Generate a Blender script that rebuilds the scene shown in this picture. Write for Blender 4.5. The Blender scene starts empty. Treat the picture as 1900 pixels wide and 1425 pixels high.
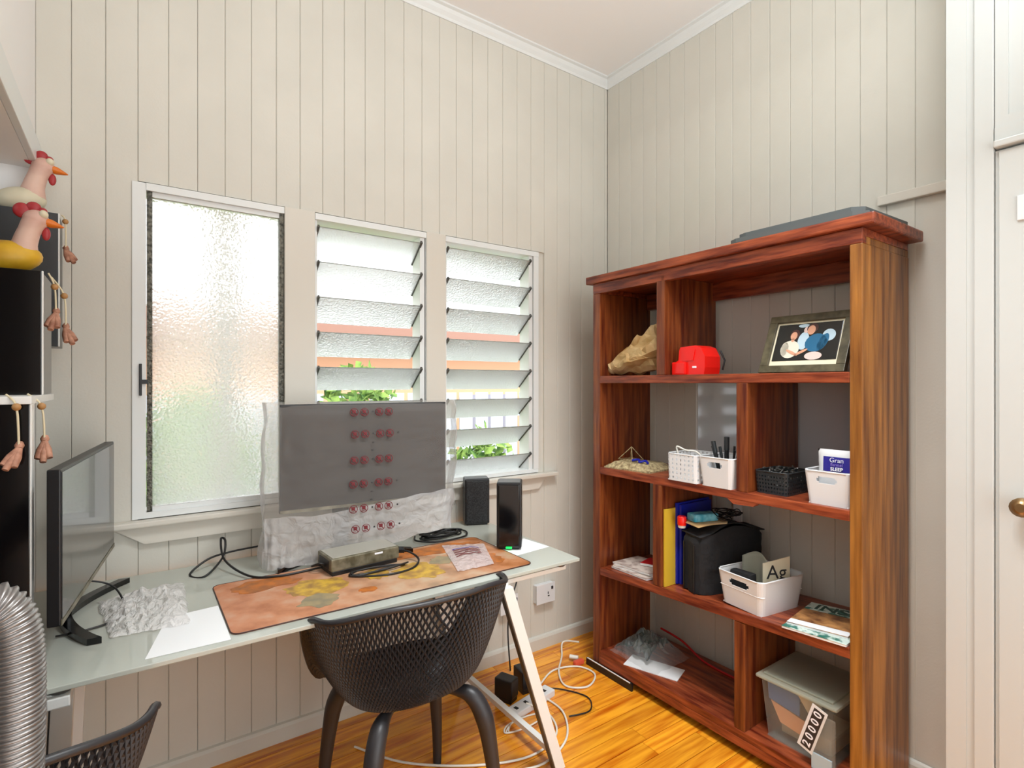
import bpy, bmesh, math, random
from math import sin, cos, pi, radians as R
from mathutils import Vector as V, Matrix, noise
random.seed(7)
sc = bpy.context.scene
col = sc.collection

# ------------------------------------------------------------------ camera, world, lights, exposure
cam_d = bpy.data.cameras.new('camera'); cam = bpy.data.objects.new('camera', cam_d); col.objects.link(cam)
cam.location = (0, 0, 1.4); cam.rotation_euler = (pi / 2, 0, -math.atan2(705, 1004))
cam_d.sensor_width = 36; cam_d.lens = 36 * 1004 / 1900; cam_d.clip_start = .02
sc.camera = cam
sc.view_settings.view_transform = 'Standard'; sc.view_settings.look = 'None'
sc.view_settings.gamma = 1; sc.view_settings.use_curve_mapping = False
sc.view_settings.exposure = 0.12
w = bpy.data.worlds.new('sky'); sc.world = w; w.use_nodes = True
bg = w.node_tree.nodes['Background']; bg.inputs[0].default_value = (.93, .97, 1, 1); bg.inputs[1].default_value = 3.0

def area(name, loc, target, sx, sy, power, colr=(1, 1, 1)):
    d = bpy.data.lights.new(name, 'AREA'); d.shape = 'RECTANGLE'; d.size = sx; d.size_y = sy
    d.energy = power; d.color = colr
    o = bpy.data.objects.new(name, d); col.objects.link(o); o.location = loc
    o.rotation_euler = (V(target) - V(loc)).to_track_quat('-Z', 'Y').to_euler()
    return o
area('opposite_window_daylight', (1.15, -1.42, 1.35), (1.15, 2.2, 1.1), 2.2, 2.1, 36, (.88, .96, 1))
area('flash_bounced_off_ceiling', (.95, .1, 2.25), (1.0, .35, 3.2), 1.0, .8, 24, (.86, .95, 1))
area('unseen_floor_fill', (1.1, .6, 3.02), (1.2, 1.05, 0), .5, .5, 19, (.92, .97, 1)).data.spread = R(95)  # unseen fill added overhead to brighten the floor and desk, no fitting there
area('side_room_daylight', (-1.25, 1.2, 1.9), (-.3, 1.9, 1.5), .9, 1.2, 6, (.93, .98, 1))
sun_d = bpy.data.lights.new('sun', 'SUN'); sun_d.energy = 3.2; sun_d.angle = R(1); sun_d.color = (1, .96, .88)
sun = bpy.data.objects.new('sun', sun_d); col.objects.link(sun); sun.rotation_euler = V((.45, .9, -1.25)).to_track_quat('-Z', 'Y').to_euler()

# ------------------------------------------------------------------ helpers
def C(r, g, b):
    f = lambda v: (v / 255 / 12.92) if v / 255 <= .04045 else ((v / 255 + .055) / 1.055) ** 2.4
    return (f(r), f(g), f(b), 1)
M = {}
def mat(n, c, rough=.5, metal=0, spec=.5, trans=0, coat=0, var=0, bump=0, bscale=60, scale=None, c2=None, nscale=8, detail=4, obvar=0, lo=.35, hi=.65):
    m = bpy.data.materials.new(n); m.use_nodes = True; nt = m.node_tree; b = nt.nodes['Principled BSDF']
    b.inputs['Base Color'].default_value = c; b.inputs['Roughness'].default_value = rough
    b.inputs['Metallic'].default_value = metal; b.inputs['Specular IOR Level'].default_value = spec
    b.inputs['Transmission Weight'].default_value = trans; b.inputs['Coat Weight'].default_value = coat
    tc = nt.nodes.new('ShaderNodeTexCoord'); mp = nt.nodes.new('ShaderNodeMapping')
    nt.links.new(tc.outputs['Object'], mp.inputs[0])
    if scale: mp.inputs['Scale'].default_value = scale
    if obvar:
        oi = nt.nodes.new('ShaderNodeObjectInfo'); ml = nt.nodes.new('ShaderNodeVectorMath'); ml.operation = 'SCALE'
        cx = nt.nodes.new('ShaderNodeCombineXYZ')
        for i in range(3): nt.links.new(oi.outputs['Random'], cx.inputs[i])
        ml.inputs['Scale'].default_value = 37; nt.links.new(cx.outputs[0], ml.inputs[0]); nt.links.new(ml.outputs[0], mp.inputs['Location'])
    if c2 is not None:
        no = nt.nodes.new('ShaderNodeTexNoise'); no.inputs['Scale'].default_value = nscale; no.inputs['Detail'].default_value = detail
        nt.links.new(mp.outputs[0], no.inputs['Vector'])
        cr = nt.nodes.new('ShaderNodeValToRGB'); cr.color_ramp.elements[0].position = lo; cr.color_ramp.elements[1].position = hi
        cr.color_ramp.elements[0].color = c; cr.color_ramp.elements[1].color = c2
        nt.links.new(no.outputs['Fac'], cr.inputs[0]); out = cr.outputs[0]
        if obvar:
            hs = nt.nodes.new('ShaderNodeHueSaturation'); mr = nt.nodes.new('ShaderNodeMapRange')
            mr.inputs[3].default_value = 1 - obvar; mr.inputs[4].default_value = 1 + obvar
            nt.links.new(oi.outputs['Random'], mr.inputs[0]); nt.links.new(mr.outputs[0], hs.inputs['Value'])
            nt.links.new(out, hs.inputs['Color']); out = hs.outputs[0]
        nt.links.new(out, b.inputs['Base Color'])
    if bump:
        n2 = nt.nodes.new('ShaderNodeTexNoise'); n2.inputs['Scale'].default_value = bscale; n2.inputs['Detail'].default_value = 3
        nt.links.new(mp.outputs[0], n2.inputs['Vector'])
        bp = nt.nodes.new('ShaderNodeBump'); bp.inputs['Strength'].default_value = bump; bp.inputs['Distance'].default_value = .01
        nt.links.new(n2.outputs['Fac'], bp.inputs['Height']); nt.links.new(bp.outputs[0], b.inputs['Normal'])
    M[n] = m; return m
def film(n, c, alpha, rough=.25, transl=.5, bump=.0, bscale=30, spec=.5):
    """thin see-through sheet: plain transparency mixed with a milky lit surface"""
    m = bpy.data.materials.new(n); m.use_nodes = True; nt = m.node_tree; nt.nodes.clear()
    L = nt.links.new; N = nt.nodes.new
    o = N('ShaderNodeOutputMaterial'); mx = N('ShaderNodeMixShader'); tr = N('ShaderNodeBsdfTransparent')
    pr = N('ShaderNodeBsdfPrincipled'); tl = N('ShaderNodeBsdfTranslucent'); m2 = N('ShaderNodeMixShader')
    pr.inputs['Base Color'].default_value = c; pr.inputs['Roughness'].default_value = rough; pr.inputs['Specular IOR Level'].default_value = spec
    tl.inputs[0].default_value = c; m2.inputs[0].default_value = transl; mx.inputs[0].default_value = alpha
    L(pr.outputs[0], m2.inputs[1]); L(tl.outputs[0], m2.inputs[2]); L(tr.outputs[0], mx.inputs[1]); L(m2.outputs[0], mx.inputs[2]); L(mx.outputs[0], o.inputs[0])
    if bump:
        tc = N('ShaderNodeTexCoord'); n2 = N('ShaderNodeTexNoise'); n2.inputs['Scale'].default_value = bscale; n2.inputs['Distortion'].default_value = 1.5
        bp = N('ShaderNodeBump'); bp.inputs['Strength'].default_value = bump; bp.inputs['Distance'].default_value = .02
        L(tc.outputs['Object'], n2.inputs[0]); L(n2.outputs[0], bp.inputs['Height']); L(bp.outputs[0], pr.inputs['Normal'])
    M[n] = m; return m

class B:
    def __init__(s): s.v = []; s.f = []; s.mats = []; s.fm = []; s.cur = 0; s.sm = []
    def add(s, vs, fs, smooth=False):
        k = len(s.v); s.v += [tuple(p) for p in vs]; s.f += [tuple(i + k for i in f) for f in fs]
        s.fm += [s.cur] * len(fs); s.sm += [smooth] * len(fs); return s
    def box(s, x0, x1, y0, y1, z0, z1, mtx=None, bev=0):
        if bev:
            bm = bmesh.new(); bmesh.ops.create_cube(bm, size=1)
            bmesh.ops.scale(bm, vec=(x1 - x0, y1 - y0, z1 - z0), verts=bm.verts)
            bmesh.ops.translate(bm, vec=((x0 + x1) / 2, (y0 + y1) / 2, (z0 + z1) / 2), verts=bm.verts)
            bmesh.ops.bevel(bm, geom=bm.edges[:], offset=bev, segments=2, affect='EDGES', profile=.6)
            bm.verts.index_update(); vs = [v.co.copy() for v in bm.verts]; fs = [[v.index for v in f.verts] for f in bm.faces]; bm.free()
        else:
            vs = [V((x, y, z)) for x in (x0, x1) for y in (y0, y1) for z in (z0, z1)]
            fs = [(0, 1, 3, 2), (4, 6, 7, 5), (0, 4, 5, 1), (2, 3, 7, 6), (0, 2, 6, 4), (1, 5, 7, 3)]
        if mtx is not None: vs = [mtx @ v for v in vs]
        return s.add(vs, fs)
    def tube(s, pts, r, seg=8, closed=False, caps=True, sub=0):
        pts = [V(p) for p in pts]; rs = r if isinstance(r, (list, tuple)) else [r] * len(pts)
        if sub:
            P, Q = [], []; n = len(pts)
            for i in range(n if closed else n - 1):
                g = lambda k: pts[k % n] if closed else pts[max(0, min(n - 1, k))]
                a, b, c, d = g(i - 1), g(i), g(i + 1), g(i + 2)
                for j in range(sub):
                    t = j / sub
                    P.append(.5 * ((2 * b) + (c - a) * t + (2 * a - 5 * b + 4 * c - d) * t * t + (3 * b - a - 3 * c + d) * t ** 3))
                    Q.append(rs[i] + (rs[(i + 1) % n] - rs[i]) * t)
            if not closed: P.append(pts[-1]); Q.append(rs[-1])
            pts, rs = P, Q
        n = len(pts); vs = []; up = None
        for i, p in enumerate(pts):
            a = pts[(i - 1) % n] if (closed or i) else p; b = pts[(i + 1) % n] if (closed or i < n - 1) else p
            t = (b - a).normalized() if (b - a).length > 1e-9 else V((0, 0, 1))
            if up is None: up = t.orthogonal().normalized()
            up = (up - t * up.dot(t)); up = up.normalized() if up.length > 1e-6 else t.orthogonal().normalized()
            sd = t.cross(up)
            vs += [p + (up * cos(2 * pi * k / seg) + sd * sin(2 * pi * k / seg)) * rs[i] for k in range(seg)]
        fs = [(i * seg + k, i * seg + (k + 1) % seg, ((i + 1) % n) * seg + (k + 1) % seg, ((i + 1) % n) * seg + k)
              for i in range(n if closed else n - 1) for k in range(seg)]
        s.add(vs, fs, True)
        if caps and not closed: s.add(vs[:seg][::-1], [tuple(range(seg))]); s.add(vs[-seg:], [tuple(range(seg))])
        return s
    def lathe(s, prof, seg=20, mtx=None, sx=1, sy=1):
        vs = [V((r * cos(2 * pi * k / seg) * sx, r * sin(2 * pi * k / seg) * sy, z)) for r, z in prof for k in range(seg)]
        if mtx is not None: vs = [mtx @ v for v in vs]
        fs = [(i * seg + k, i * seg + (k + 1) % seg, (i + 1) * seg + (k + 1) % seg, (i + 1) * seg + k) for i in range(len(prof) - 1) for k in range(seg)]
        s.add(vs, fs, True); s.add(vs[:seg][::-1], [tuple(range(seg))]); s.add(vs[-seg:], [tuple(range(seg))]); return s
    def ball(s, c, r, seg=14, rings=9, mtx=None):
        rx, ry, rz = r if isinstance(r, (tuple, list)) else (r, r, r)
        T = Matrix.Translation(c) @ (mtx if mtx is not None else Matrix.Identity(4)) @ Matrix.Diagonal((rx, ry, rz, 1))
        prof = [(max(.02, sin(pi * i / rings)), -cos(pi * i / rings)) for i in range(rings + 1)]
        return s.lathe(prof, seg, T)
    def prism(s, poly, d0, d1, axis='z', mtx=None):
        mk = {'z': lambda a, b, d: V((a, b, d)), 'y': lambda a, b, d: V((a, d, b)), 'x': lambda a, b, d: V((d, a, b))}[axis]
        n = len(poly); vs = [mk(a, b, d0) for a, b in poly] + [mk(a, b, d1) for a, b in poly]
        if mtx is not None: vs = [mtx @ v for v in vs]
        return s.add(vs, [tuple(range(n))[::-1], tuple(range(n, 2 * n))] + [(i, (i + 1) % n, n + (i + 1) % n, n + i) for i in range(n)])
    def grid(s, fn, nu, nv, drop=None, smooth=True):
        vs = [fn(i / nu, j / nv) for j in range(nv + 1) for i in range(nu + 1)]
        fs = [(j * (nu + 1) + i, j * (nu + 1) + i + 1, (j + 1) * (nu + 1) + i + 1, (j + 1) * (nu + 1) + i)
              for j in range(nv) for i in range(nu) if not (drop and drop(i, j))]
        return s.add(vs, fs, smooth)
    def build(s, name, m, parent=None, world=False, solid=0, fix=True):
        me = bpy.data.meshes.new(name); me.from_pydata(s.v, [], s.f)
        for x in (m if isinstance(m, (list, tuple)) else [m]): me.materials.append(M[x])
        me.polygons.foreach_set('material_index', s.fm); me.polygons.foreach_set('use_smooth', s.sm)
        if fix:
            bm = bmesh.new(); bm.from_mesh(me); bmesh.ops.recalc_face_normals(bm, faces=bm.faces); bm.to_mesh(me); bm.free()
        o = bpy.data.objects.new(name, me); col.objects.link(o)
        if parent:
            o.parent = parent
            if world: o.location = -parent.location
        if solid:
            md = o.modifiers.new('thick', 'SOLIDIFY'); md.thickness = solid; md.offset = 0
        return o
def tag(o, label, cat, group=None, kind=None):
    o['label'] = label; o['category'] = cat
    if group: o['group'] = group
    if kind: o['kind'] = kind
    return o
def thing(name, loc, label, cat, rz=0, group=None):
    o = bpy.data.objects.new(name, None); col.objects.link(o); o.location = loc; o.rotation_euler = (0, 0, rz); o.empty_display_size = .05
    return tag(o, label, cat, group)
def struct(name, b, m, parent=None):
    o = b.build(name, m, parent)
    if not parent: o['kind'] = 'structure'
    return o
def copy_tree(o, parent=None):
    c = o.copy(); col.objects.link(c); c.parent = parent
    for ch in [x for x in bpy.data.objects if x.parent == o]: copy_tree(ch, c)
    return c
def text(name, s, size, mtx, m, parent, depth=.0004, bold=.0):
    cu = bpy.data.curves.new(name, 'FONT'); cu.body = s; cu.size = size; cu.extrude = depth; cu.offset = bold; cu.align_x = 'CENTER'; cu.align_y = 'CENTER'
    o = bpy.data.objects.new(name, cu); col.objects.link(o)
    dg = bpy.context.evaluated_depsgraph_get(); me = bpy.data.meshes.new_from_object(o.evaluated_get(dg)); me.name = name
    bpy.data.objects.remove(o); me.materials.clear(); me.materials.append(M[m])
    me.transform(mtx); t = bpy.data.objects.new(name, me); col.objects.link(t); t.parent = parent; return t
FACE = Matrix(((0, 0, -1, 0), (-1, 0, 0, 0), (0, 1, 0, 0), (0, 0, 0, 1)))   # text facing -x, reading towards -y, up z
def nz(x, y=0, z=0, s=1): return noise.noise(V((x * s, y * s, z * s)))

# ------------------------------------------------------------------ materials
mat('wall_paint', C(214, 210, 199), .55, c2=C(208, 204, 193), nscale=3, bump=.04, bscale=120)
mat('ceiling_paint', C(243, 240, 237), .7)
mat('trim_paint', C(228, 230, 228), .35)
mat('door_paint', C(202, 204, 200), .35)
mat('casing_paint', C(214, 208, 196), .42)
mat('floor_wood', C(196, 94, 12), .22, c2=C(252, 172, 44), nscale=3.2, scale=(1, 14, 14), detail=6, obvar=.16, lo=.3, hi=.62, coat=.5)
mat('red_wood', C(88, 26, 12), .35, c2=C(170, 84, 48), nscale=5, scale=(10, 1.2, 12), detail=6, bump=.08, bscale=20, lo=.34, hi=.72, obvar=.08)
mat('red_wood_upright', C(84, 28, 12), .36, c2=C(142, 76, 34), nscale=4, scale=(12, 12, .9), detail=6, bump=.08, bscale=20, lo=.34, hi=.7, obvar=.08)
mat('side_wood', C(96, 52, 16), .34, c2=C(170, 112, 48), nscale=3.5, scale=(10, 10, .7), detail=7, bump=.08, bscale=20, lo=.32, hi=.7)
mat('dark_plastic', C(20, 20, 22), .38)
mat('gloss_black', C(9, 8, 10), .12, spec=.6)
mat('black_fabric', C(22, 22, 24), .85, bump=.5, bscale=25)
mat('slate_panel', C(62, 64, 66), .3)
mat('chair_plastic', C(44, 42, 44), .42)
mat('white_plastic', C(226, 226, 226), .35)
mat('white_metal', C(232, 232, 228), .3)
mat('aluminium', C(118, 116, 106), .35, .7, bump=.5, bscale=160, c2=C(60, 60, 54), nscale=90)
mat('clip_metal', C(88, 86, 82), .4, .3)
mat('duct_metal', C(158, 154, 152), .34, .75)
mat('screen_black', C(16, 17, 20), .2, spec=1.0, coat=.3)
mat('screen_matte', C(34, 29, 27), .5, spec=.3)
mat('grille', C(42, 42, 44), .55, c2=C(8, 8, 8), nscale=240, lo=.45, hi=.55)
mat('red_print', C(108, 16, 28), .5)
mat('dark_print', C(40, 38, 40), .5)
mat('paper', C(238, 238, 238), .6)
mat('paper_warm', C(224, 208, 196), .6, c2=C(150, 120, 110), nscale=26, lo=.45, hi=.7)
mat('red_paper', C(190, 20, 28), .45)
mat('kraft', C(176, 138, 84), .7, c2=C(214, 186, 140), nscale=9, bump=.3, bscale=18)
mat('bright_red', C(232, 26, 18), .28)
mat('olive_frame', C(60, 54, 36), .35, c2=C(92, 84, 62), nscale=30, scale=(1, 1, 1))
mat('cream', C(222, 212, 184), .5)
mat('photo_dark', C(26, 26, 24), .15)
mat('skin', C(206, 150, 120), .4); mat('hair', C(62, 30, 22), .5)
mat('shirt_cream', C(214, 206, 188), .4); mat('shirt_blue', C(22, 92, 128), .4); mat('shirt_pale', C(176, 196, 206), .4); mat('pale_pink', C(216, 190, 180), .4)
mat('navy_print', C(44, 36, 140), .4); mat('lavender', C(150, 130, 214), .5); mat('white_print', C(245, 245, 250), .4)
mat('blue', C(22, 34, 156), .35); mat('teal', C(32, 140, 168), .35, c2=C(130, 200, 214), nscale=30)
mat('yellow', C(214, 178, 52), .45)
mat('mesh_black', C(40, 44, 46), .4)
mat('wicker', C(198, 180, 136), .7, c2=C(132, 112, 80), nscale=70, bump=.4, bscale=120)
mat('magazine', C(196, 140, 84), .35, c2=C(104, 60, 34), nscale=22); mat('teal_dark', C(16, 74, 66), .4)
mat('magazine_green', C(206, 222, 212), .35, c2=C(40, 110, 96), nscale=34, lo=.48, hi=.58)
mat('green_stuff', C(16, 44, 28), .4, c2=C(6, 10, 8), nscale=20)
mat('tin_blue', C(44, 104, 164), .4); mat('peach', C(224, 168, 124), .5); mat('card', C(200, 188, 160), .6)
mat('chicken_yellow', C(226, 178, 38), .45, c2=C(196, 146, 30), nscale=16); mat('chicken_pink', C(226, 190, 172), .5, c2=C(206, 160, 146), nscale=14)
mat('comb_red', C(170, 46, 50), .45); mat('beak_orange', C(220, 116, 22), .4); mat('cord', C(222, 208, 174), .7)
mat('terracotta', C(190, 138, 112), .6, c2=C(142, 92, 70), nscale=60)
mat('knee_wood', C(176, 130, 78), .5)
mat('brick_silver', C(138, 132, 112), .35, .4, c2=C(92, 86, 66), nscale=30); mat('brick_top', C(176, 172, 160), .35, .3)
mat('cable_black', C(20, 18, 18), .45); mat('cable_white', C(232, 226, 214), .4)
mat('hole_dark', C(20, 20, 20), .7)
mat('wb', C(196, 198, 202), .08, spec=.8)
mat('grey_case', C(84, 88, 88), .45)
mat('orange_plug', C(222, 88, 60), .4)
mat('mirror_white', C(225, 225, 225), .3)
mat('brass', C(150, 122, 84), .3, .8)
mat('green_led', C(10, 200, 70), .4)
b_ = M['green_led'].node_tree.nodes['Principled BSDF']; b_.inputs['Emission Color'].default_value = C(20, 230, 90); b_.inputs['Emission Strength'].default_value = 1.2
film('wrap_film', C(222, 216, 210), .22, .4, .45, 0, 10, .3)
film('wrap_fold', C(232, 230, 230), .55, .25, .4, .6, 20)
film('bag_film', C(250, 247, 245), .82, .2, .4, .8, 40)
film('clear_film', C(230, 232, 230), .20, .12, .3, .8, 40)
film('zip_film', C(236, 226, 226), .7, .2, .3, .5, 30)
film('tub_film', C(226, 226, 216), .15, .25, .4)
film('tub_lid', C(206, 208, 190), .62, .3, .4)
film('desk_glass', C(204, 208, 198), .84, .06, .15, spec=.9)
# obscured glass: light comes through softened, pebbled
def obscure(n, blur, tint, mixw):
    m = bpy.data.materials.new(n); m.use_nodes = True; nt = m.node_tree; nt.nodes.clear(); L = nt.links.new; N = nt.nodes.new
    o = N('ShaderNodeOutputMaterial'); rf = N('ShaderNodeBsdfRefraction'); rf.inputs['Roughness'].default_value = blur; rf.inputs['IOR'].default_value = 1.12; rf.inputs[0].default_value = tint
    gl = N('ShaderNodeBsdfGlossy'); gl.inputs['Roughness'].default_value = .15; tl = N('ShaderNodeBsdfTranslucent'); tl.inputs[0].default_value = (.95, .96, .95, 1)
    a = N('ShaderNodeMixShader'); a.inputs[0].default_value = mixw; c = N('ShaderNodeMixShader'); fr = N('ShaderNodeFresnel')
    L(rf.outputs[0], a.inputs[1]); L(tl.outputs[0], a.inputs[2]); L(fr.outputs[0], c.inputs[0]); L(a.outputs[0], c.inputs[1]); L(gl.outputs[0], c.inputs[2]); L(c.outputs[0], o.inputs[0])
    tc = N('ShaderNodeTexCoord'); vn = N('ShaderNodeTexVoronoi'); vn.inputs['Scale'].default_value = 130; vn.feature = 'SMOOTH_F1'
    bp = N('ShaderNodeBump'); bp.inputs['Strength'].default_value = 1; bp.inputs['Distance'].default_value = .005
    L(tc.outputs['Object'], vn.inputs['Vector']); L(vn.outputs['Distance'], bp.inputs['Height']); L(bp.outputs[0], rf.inputs['Normal']); L(bp.outputs[0], gl.inputs['Normal'])
    M[n] = m
obscure('obscured_glass', .16, (1, 1, 1, 1), .33)
obscure('louvre_glass', .25, (.96, .98, .98, 1), .6)
# desk mat: old world chart colours
m = mat('map_print', C(190, 120, 72), .5); nt = m.node_tree; bs = nt.nodes['Principled BSDF']; L = nt.links.new
tc = nt.nodes.new('ShaderNodeTexCoord')
def noise_n(sc_, det=4): n = nt.nodes.new('ShaderNodeTexNoise'); n.inputs['Scale'].default_value = sc_; n.inputs['Detail'].default_value = det; L(tc.outputs['Object'], n.inputs[0]); return n
def ramp(fac, st):
    r = nt.nodes.new('ShaderNodeValToRGB'); e = r.color_ramp.elements
    while len(e) < len(st): e.new(.5)
    for k, (p, c) in enumerate(st): e[k].position = p; e[k].color = c
    L(fac, r.inputs[0]); return r
sea = ramp(noise_n(11, 8).outputs[0], [(.32, C(120, 74, 40)), (.5, C(190, 140, 104)), (.68, C(200, 184, 160))])
xyz = nt.nodes.new('ShaderNodeSeparateXYZ'); L(tc.outputs['Object'], xyz.inputs[0])
edge = ramp(xyz.outputs[0], [(0, C(190, 104, 60)), (.25, C(196, 128, 92)), (.6, C(176, 156, 128)), (.85, C(168, 92, 28))])
mx = nt.nodes.new('ShaderNodeMix'); mx.data_type = 'RGBA'; mx.inputs[0].default_value = .5; L(sea.outputs[0], mx.inputs[6]); L(edge.outputs[0], mx.inputs[7]); L(mx.outputs[2], bs.inputs['Base Color'])
mat('land_yellow', C(206, 166, 60), .5, c2=C(150, 112, 60), nscale=28); mat('land_grey', C(132, 122, 98), .5, c2=C(158, 140, 104), nscale=30); mat('land_orange', C(190, 108, 34), .5, c2=C(140, 84, 44), nscale=26)
# outdoors
mat('grass', C(96, 140, 66), .9, c2=C(150, 176, 96), nscale=3); mat('leaves', C(66, 104, 44), .8, c2=C(132, 160, 74), nscale=9)
mat('peach_wall', C(224, 172, 138), .8); mat('white_board', C(240, 238, 240), .6); mat('fascia', C(150, 112, 98), .7); mat('fence_blue', C(196, 204, 224), .7); mat('grey_door', C(150, 150, 166), .6)
mat('bark', C(96, 82, 78), .9)

# ------------------------------------------------------------------ setting
W = 2.264; XR = 2.27; XL = -.25; HC = 3.165; YB = -1.5
fl = struct('floor', B().box(-1.45, XR + .1, YB, W + .1, -.1, -.013), 'dark_plastic')
mesh_cache = {}
y = YB; k = 0
while y < W:
    cuts = [-1.45, random.uniform(-.6, .9), random.uniform(1.1, 1.9), XR]
    for a, b in zip(cuts, cuts[1:]):
        bb = B(); w_ = min(.083, W - y - .001)
        bb.box(a + .0008, b - .0008, y + .0008, y + w_ - .0008, -.013, 0)
        bb.build('plank', 'floor_wood', fl)
    y += .084
struct('ceiling', B().box(-1.45, XR + .1, YB, W + .1, HC, HC + .1), 'ceiling_paint')

def vboard(x0, x1, z0, z1, t=.014, c=.0022):
    """vertical lining board with chamfered edges, front face at y=0 towards -y"""
    p = [(x0, c), (x0 + c, 0), (x1 - c, 0), (x1, c), (x1, t), (x0, t)]
    return B().prism(p, z0, z1)
wall = struct('wall_back', B().box(-.35, 0, W + .014, W + .1, 0, HC)
              .box(0, 1.8, W + .014, W + .1, 0, .93).box(0, 1.8, W + .014, W + .1, 2.1, HC).box(1.76, XR + .1, W + .014, W + .1, 0, HC), 'wall_paint')
g0 = -.251; pitch = .0892
for k in range(29):
    a = g0 + k * pitch; b = min(a + pitch, XR)
    spans = [(0, HC)]
    if b > .03 and a < 1.76: spans = [(0, .93), (2.1, HC)]
    for z0, z1 in spans:
        o = vboard(a + .0004, b - .0004, z0, z1).build('board', 'wall_paint', wall); o.location = (0, W, 0)
rw = struct('wall_right', B().box(XR + .014, XR + .1, .2, W + .1, 0, HC), 'wall_paint')
def rot_y(o, yy): o.location = (XR, yy, 0); o.rotation_euler = (0, 0, -pi / 2)
yy = W
while yy > .56:
    z0 = 0
    if yy < .80:   # flush sheeted patch below the batten beside the shelf
        z0 = 2.09
    o = vboard(.0004, pitch - .0004, z0, HC).build('board', 'wall_paint', rw); rot_y(o, yy)
    yy -= pitch
B().box(XR + .004, XR + .014, yy, .80, 0, 2.09).build('flush_panel', 'wall_paint', rw)
struct('trim_1', B().box(XR - .022, XR, .56, .86, 2.055, 2.09, bev=.004), 'casing_paint')

# left wall with an opening into a side room
struct('wall_left', B().box(XL - .1, XL, 2.2, W, 0, HC).box(XL - .1, XL, YB, 2.2, 2.06, HC).box(XL - .1, XL, YB, .35, 0, 2.06), 'ceiling_paint')
struct('trim_2', B().box(XL, XL + .018, .3, W, 2.06, 2.14, bev=.003).box(XL - .118, XL - .1, .3, W, 2.06, 2.14), 'trim_paint')
struct('wall_side_room', B().box(-1.45, -1.35, YB, W, 0, HC).box(-1.35, XL - .1, W, W + .1, 0, HC), 'ceiling_paint')
struct('wall_front', B().box(-1.45, XR + .1, YB - .1, YB, 0, HC), 'ceiling_paint')

def cornice(name, p0, p1, n):
    """coved scotia run between two points, n = inward normal"""
    prof = [(0, 0), (0, -.052), (.006, -.052), (.010, -.040), (.022, -.026), (.030, -.012), (.044, -.008), (.044, 0)]
    p0, p1, n = V(p0), V(p1), V(n); vs = []
    for p in (p0, p1): vs += [p + n * a + V((0, 0, b)) for a, b in prof]
    m_ = len(prof); b = B(); b.add(vs, [tuple(range(m_)), tuple(range(m_, 2 * m_))[::-1]] + [(i, (i + 1) % m_, m_ + (i + 1) % m_, m_ + i) for i in range(m_)])
    return struct(name, b, 'trim_paint')
cornice('trim_3', (XL, W, HC), (XR, W, HC), (0, -1, 0)); cornice('trim_4', (XR, W, HC), (XR, .2, HC), (-1, 0, 0))
def skirt(name, poly, d0, d1, axis):
    return struct(name, B().prism(poly, d0, d1, axis), 'wall_paint')
skirt('baseboard_back', [(W, 0), (W - .016, 0), (W - .016, .055), (W - .010, .066), (W, .07)], XL, XR, 'x')
skirt('baseboard_right', [(XR, 0), (XR - .016, 0), (XR - .016, .055), (XR - .010, .066), (XR, .07)], .56, W - .016, 'y')

# door joinery at the right edge of the view
XD = 2.05
struct('wall_return', B().box(XD + .02, XR + .1, YB, .56, 0, HC), 'door_paint')
struct('trim_5', B().box(XD, XD + .02, .525, .594, 0, HC).box(XD - .004, XD, .545, .594, 0, HC).box(XD, XD + .02, .56, .594, 0, HC).box(XD + .02, XR, .56, .594, 0, HC), 'door_paint')
struct('trim_6', B().box(XD - .006, XD + .02, .481, .527, 0, HC, bev=.003), 'door_paint')
dr = struct('door_1', B().box(XD + .002, XD + .02, -.35, .479, .01, 2.075), 'door_paint')
B().box(XD - .006, XD + .002, .395, .47, .02, 2.07, bev=.002).build('door_stile', 'door_paint', dr)
B().lathe([(.012, 0), (.012, .02), (.026, .03), (.026, .05), (.012, .058)], 16, Matrix.Translation((XD - .006, .412, 1.06)) @ Matrix.Rotation(-pi / 2, 4, 'Y')).build('door_knob', 'brass', dr)
B().box(XD - .012, XD - .004, .408, .43, 1.86, 1.93, bev=.002).build('hinge', 'white_plastic', dr)
struct('trim_7', B().box(XD - .022, XD + .02, -.35, .479, 2.08, 2.1, bev=.004).box(XD - .008, XD + .02, -.35, .479, 2.1, 2.14), 'door_paint')
ov = struct('trim_8', B().box(XD + .004, XD + .02, -.35, .479, 2.14, HC), 'door_paint')
ov2 = B().box(XD - .004, XD + .004, .45, .479, 2.14, HC).box(XD - .004, XD + .004, -.35, .45, 2.14, 2.17); ov2.build('panel_mould', 'door_paint', ov)

# ------------------------------------------------------------------ windows
Z0, Z1 = .935, 2.095
w1 = struct('window_1', B().box(.0, .04, W - .006, W + .1, Z0, Z1).box(.04, .49, W - .01, W + .1, 2.07, Z1).box(.04, .49, W - .006, W + .1, Z0, Z0 + .02), 'trim_paint')
B().box(.042, .058, W + .0, W + .03, Z0 + .02, 2.07).build('sash_stile', 'aluminium', w1)
B().box(.474, .49, W + .0, W + .03, Z0 + .02, 2.07).build('sash_stile', 'aluminium', w1)
B().box(.058, .474, W + .004, W + .03, 2.052, 2.07).box(.058, .474, W + .004, W + .03, Z0 + .02, Z0 + .036).build('sash_rail', 'trim_paint', w1)
B().box(.058, .474, W + .012, W + .017, Z0 + .036, 2.052).build('pane', 'obscured_glass', w1)
B().box(.02, .028, W - .016, W - .006, 1.36, 1.47, bev=.002).box(.02, .045, W - .014, W - .006, 1.40, 1.415).build('latch', 'dark_plastic', w1)
struct('trim_9', B().box(.491, .607, W - .012, W + .1, Z0, 2.098, bev=.002), 'casing_paint')
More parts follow.
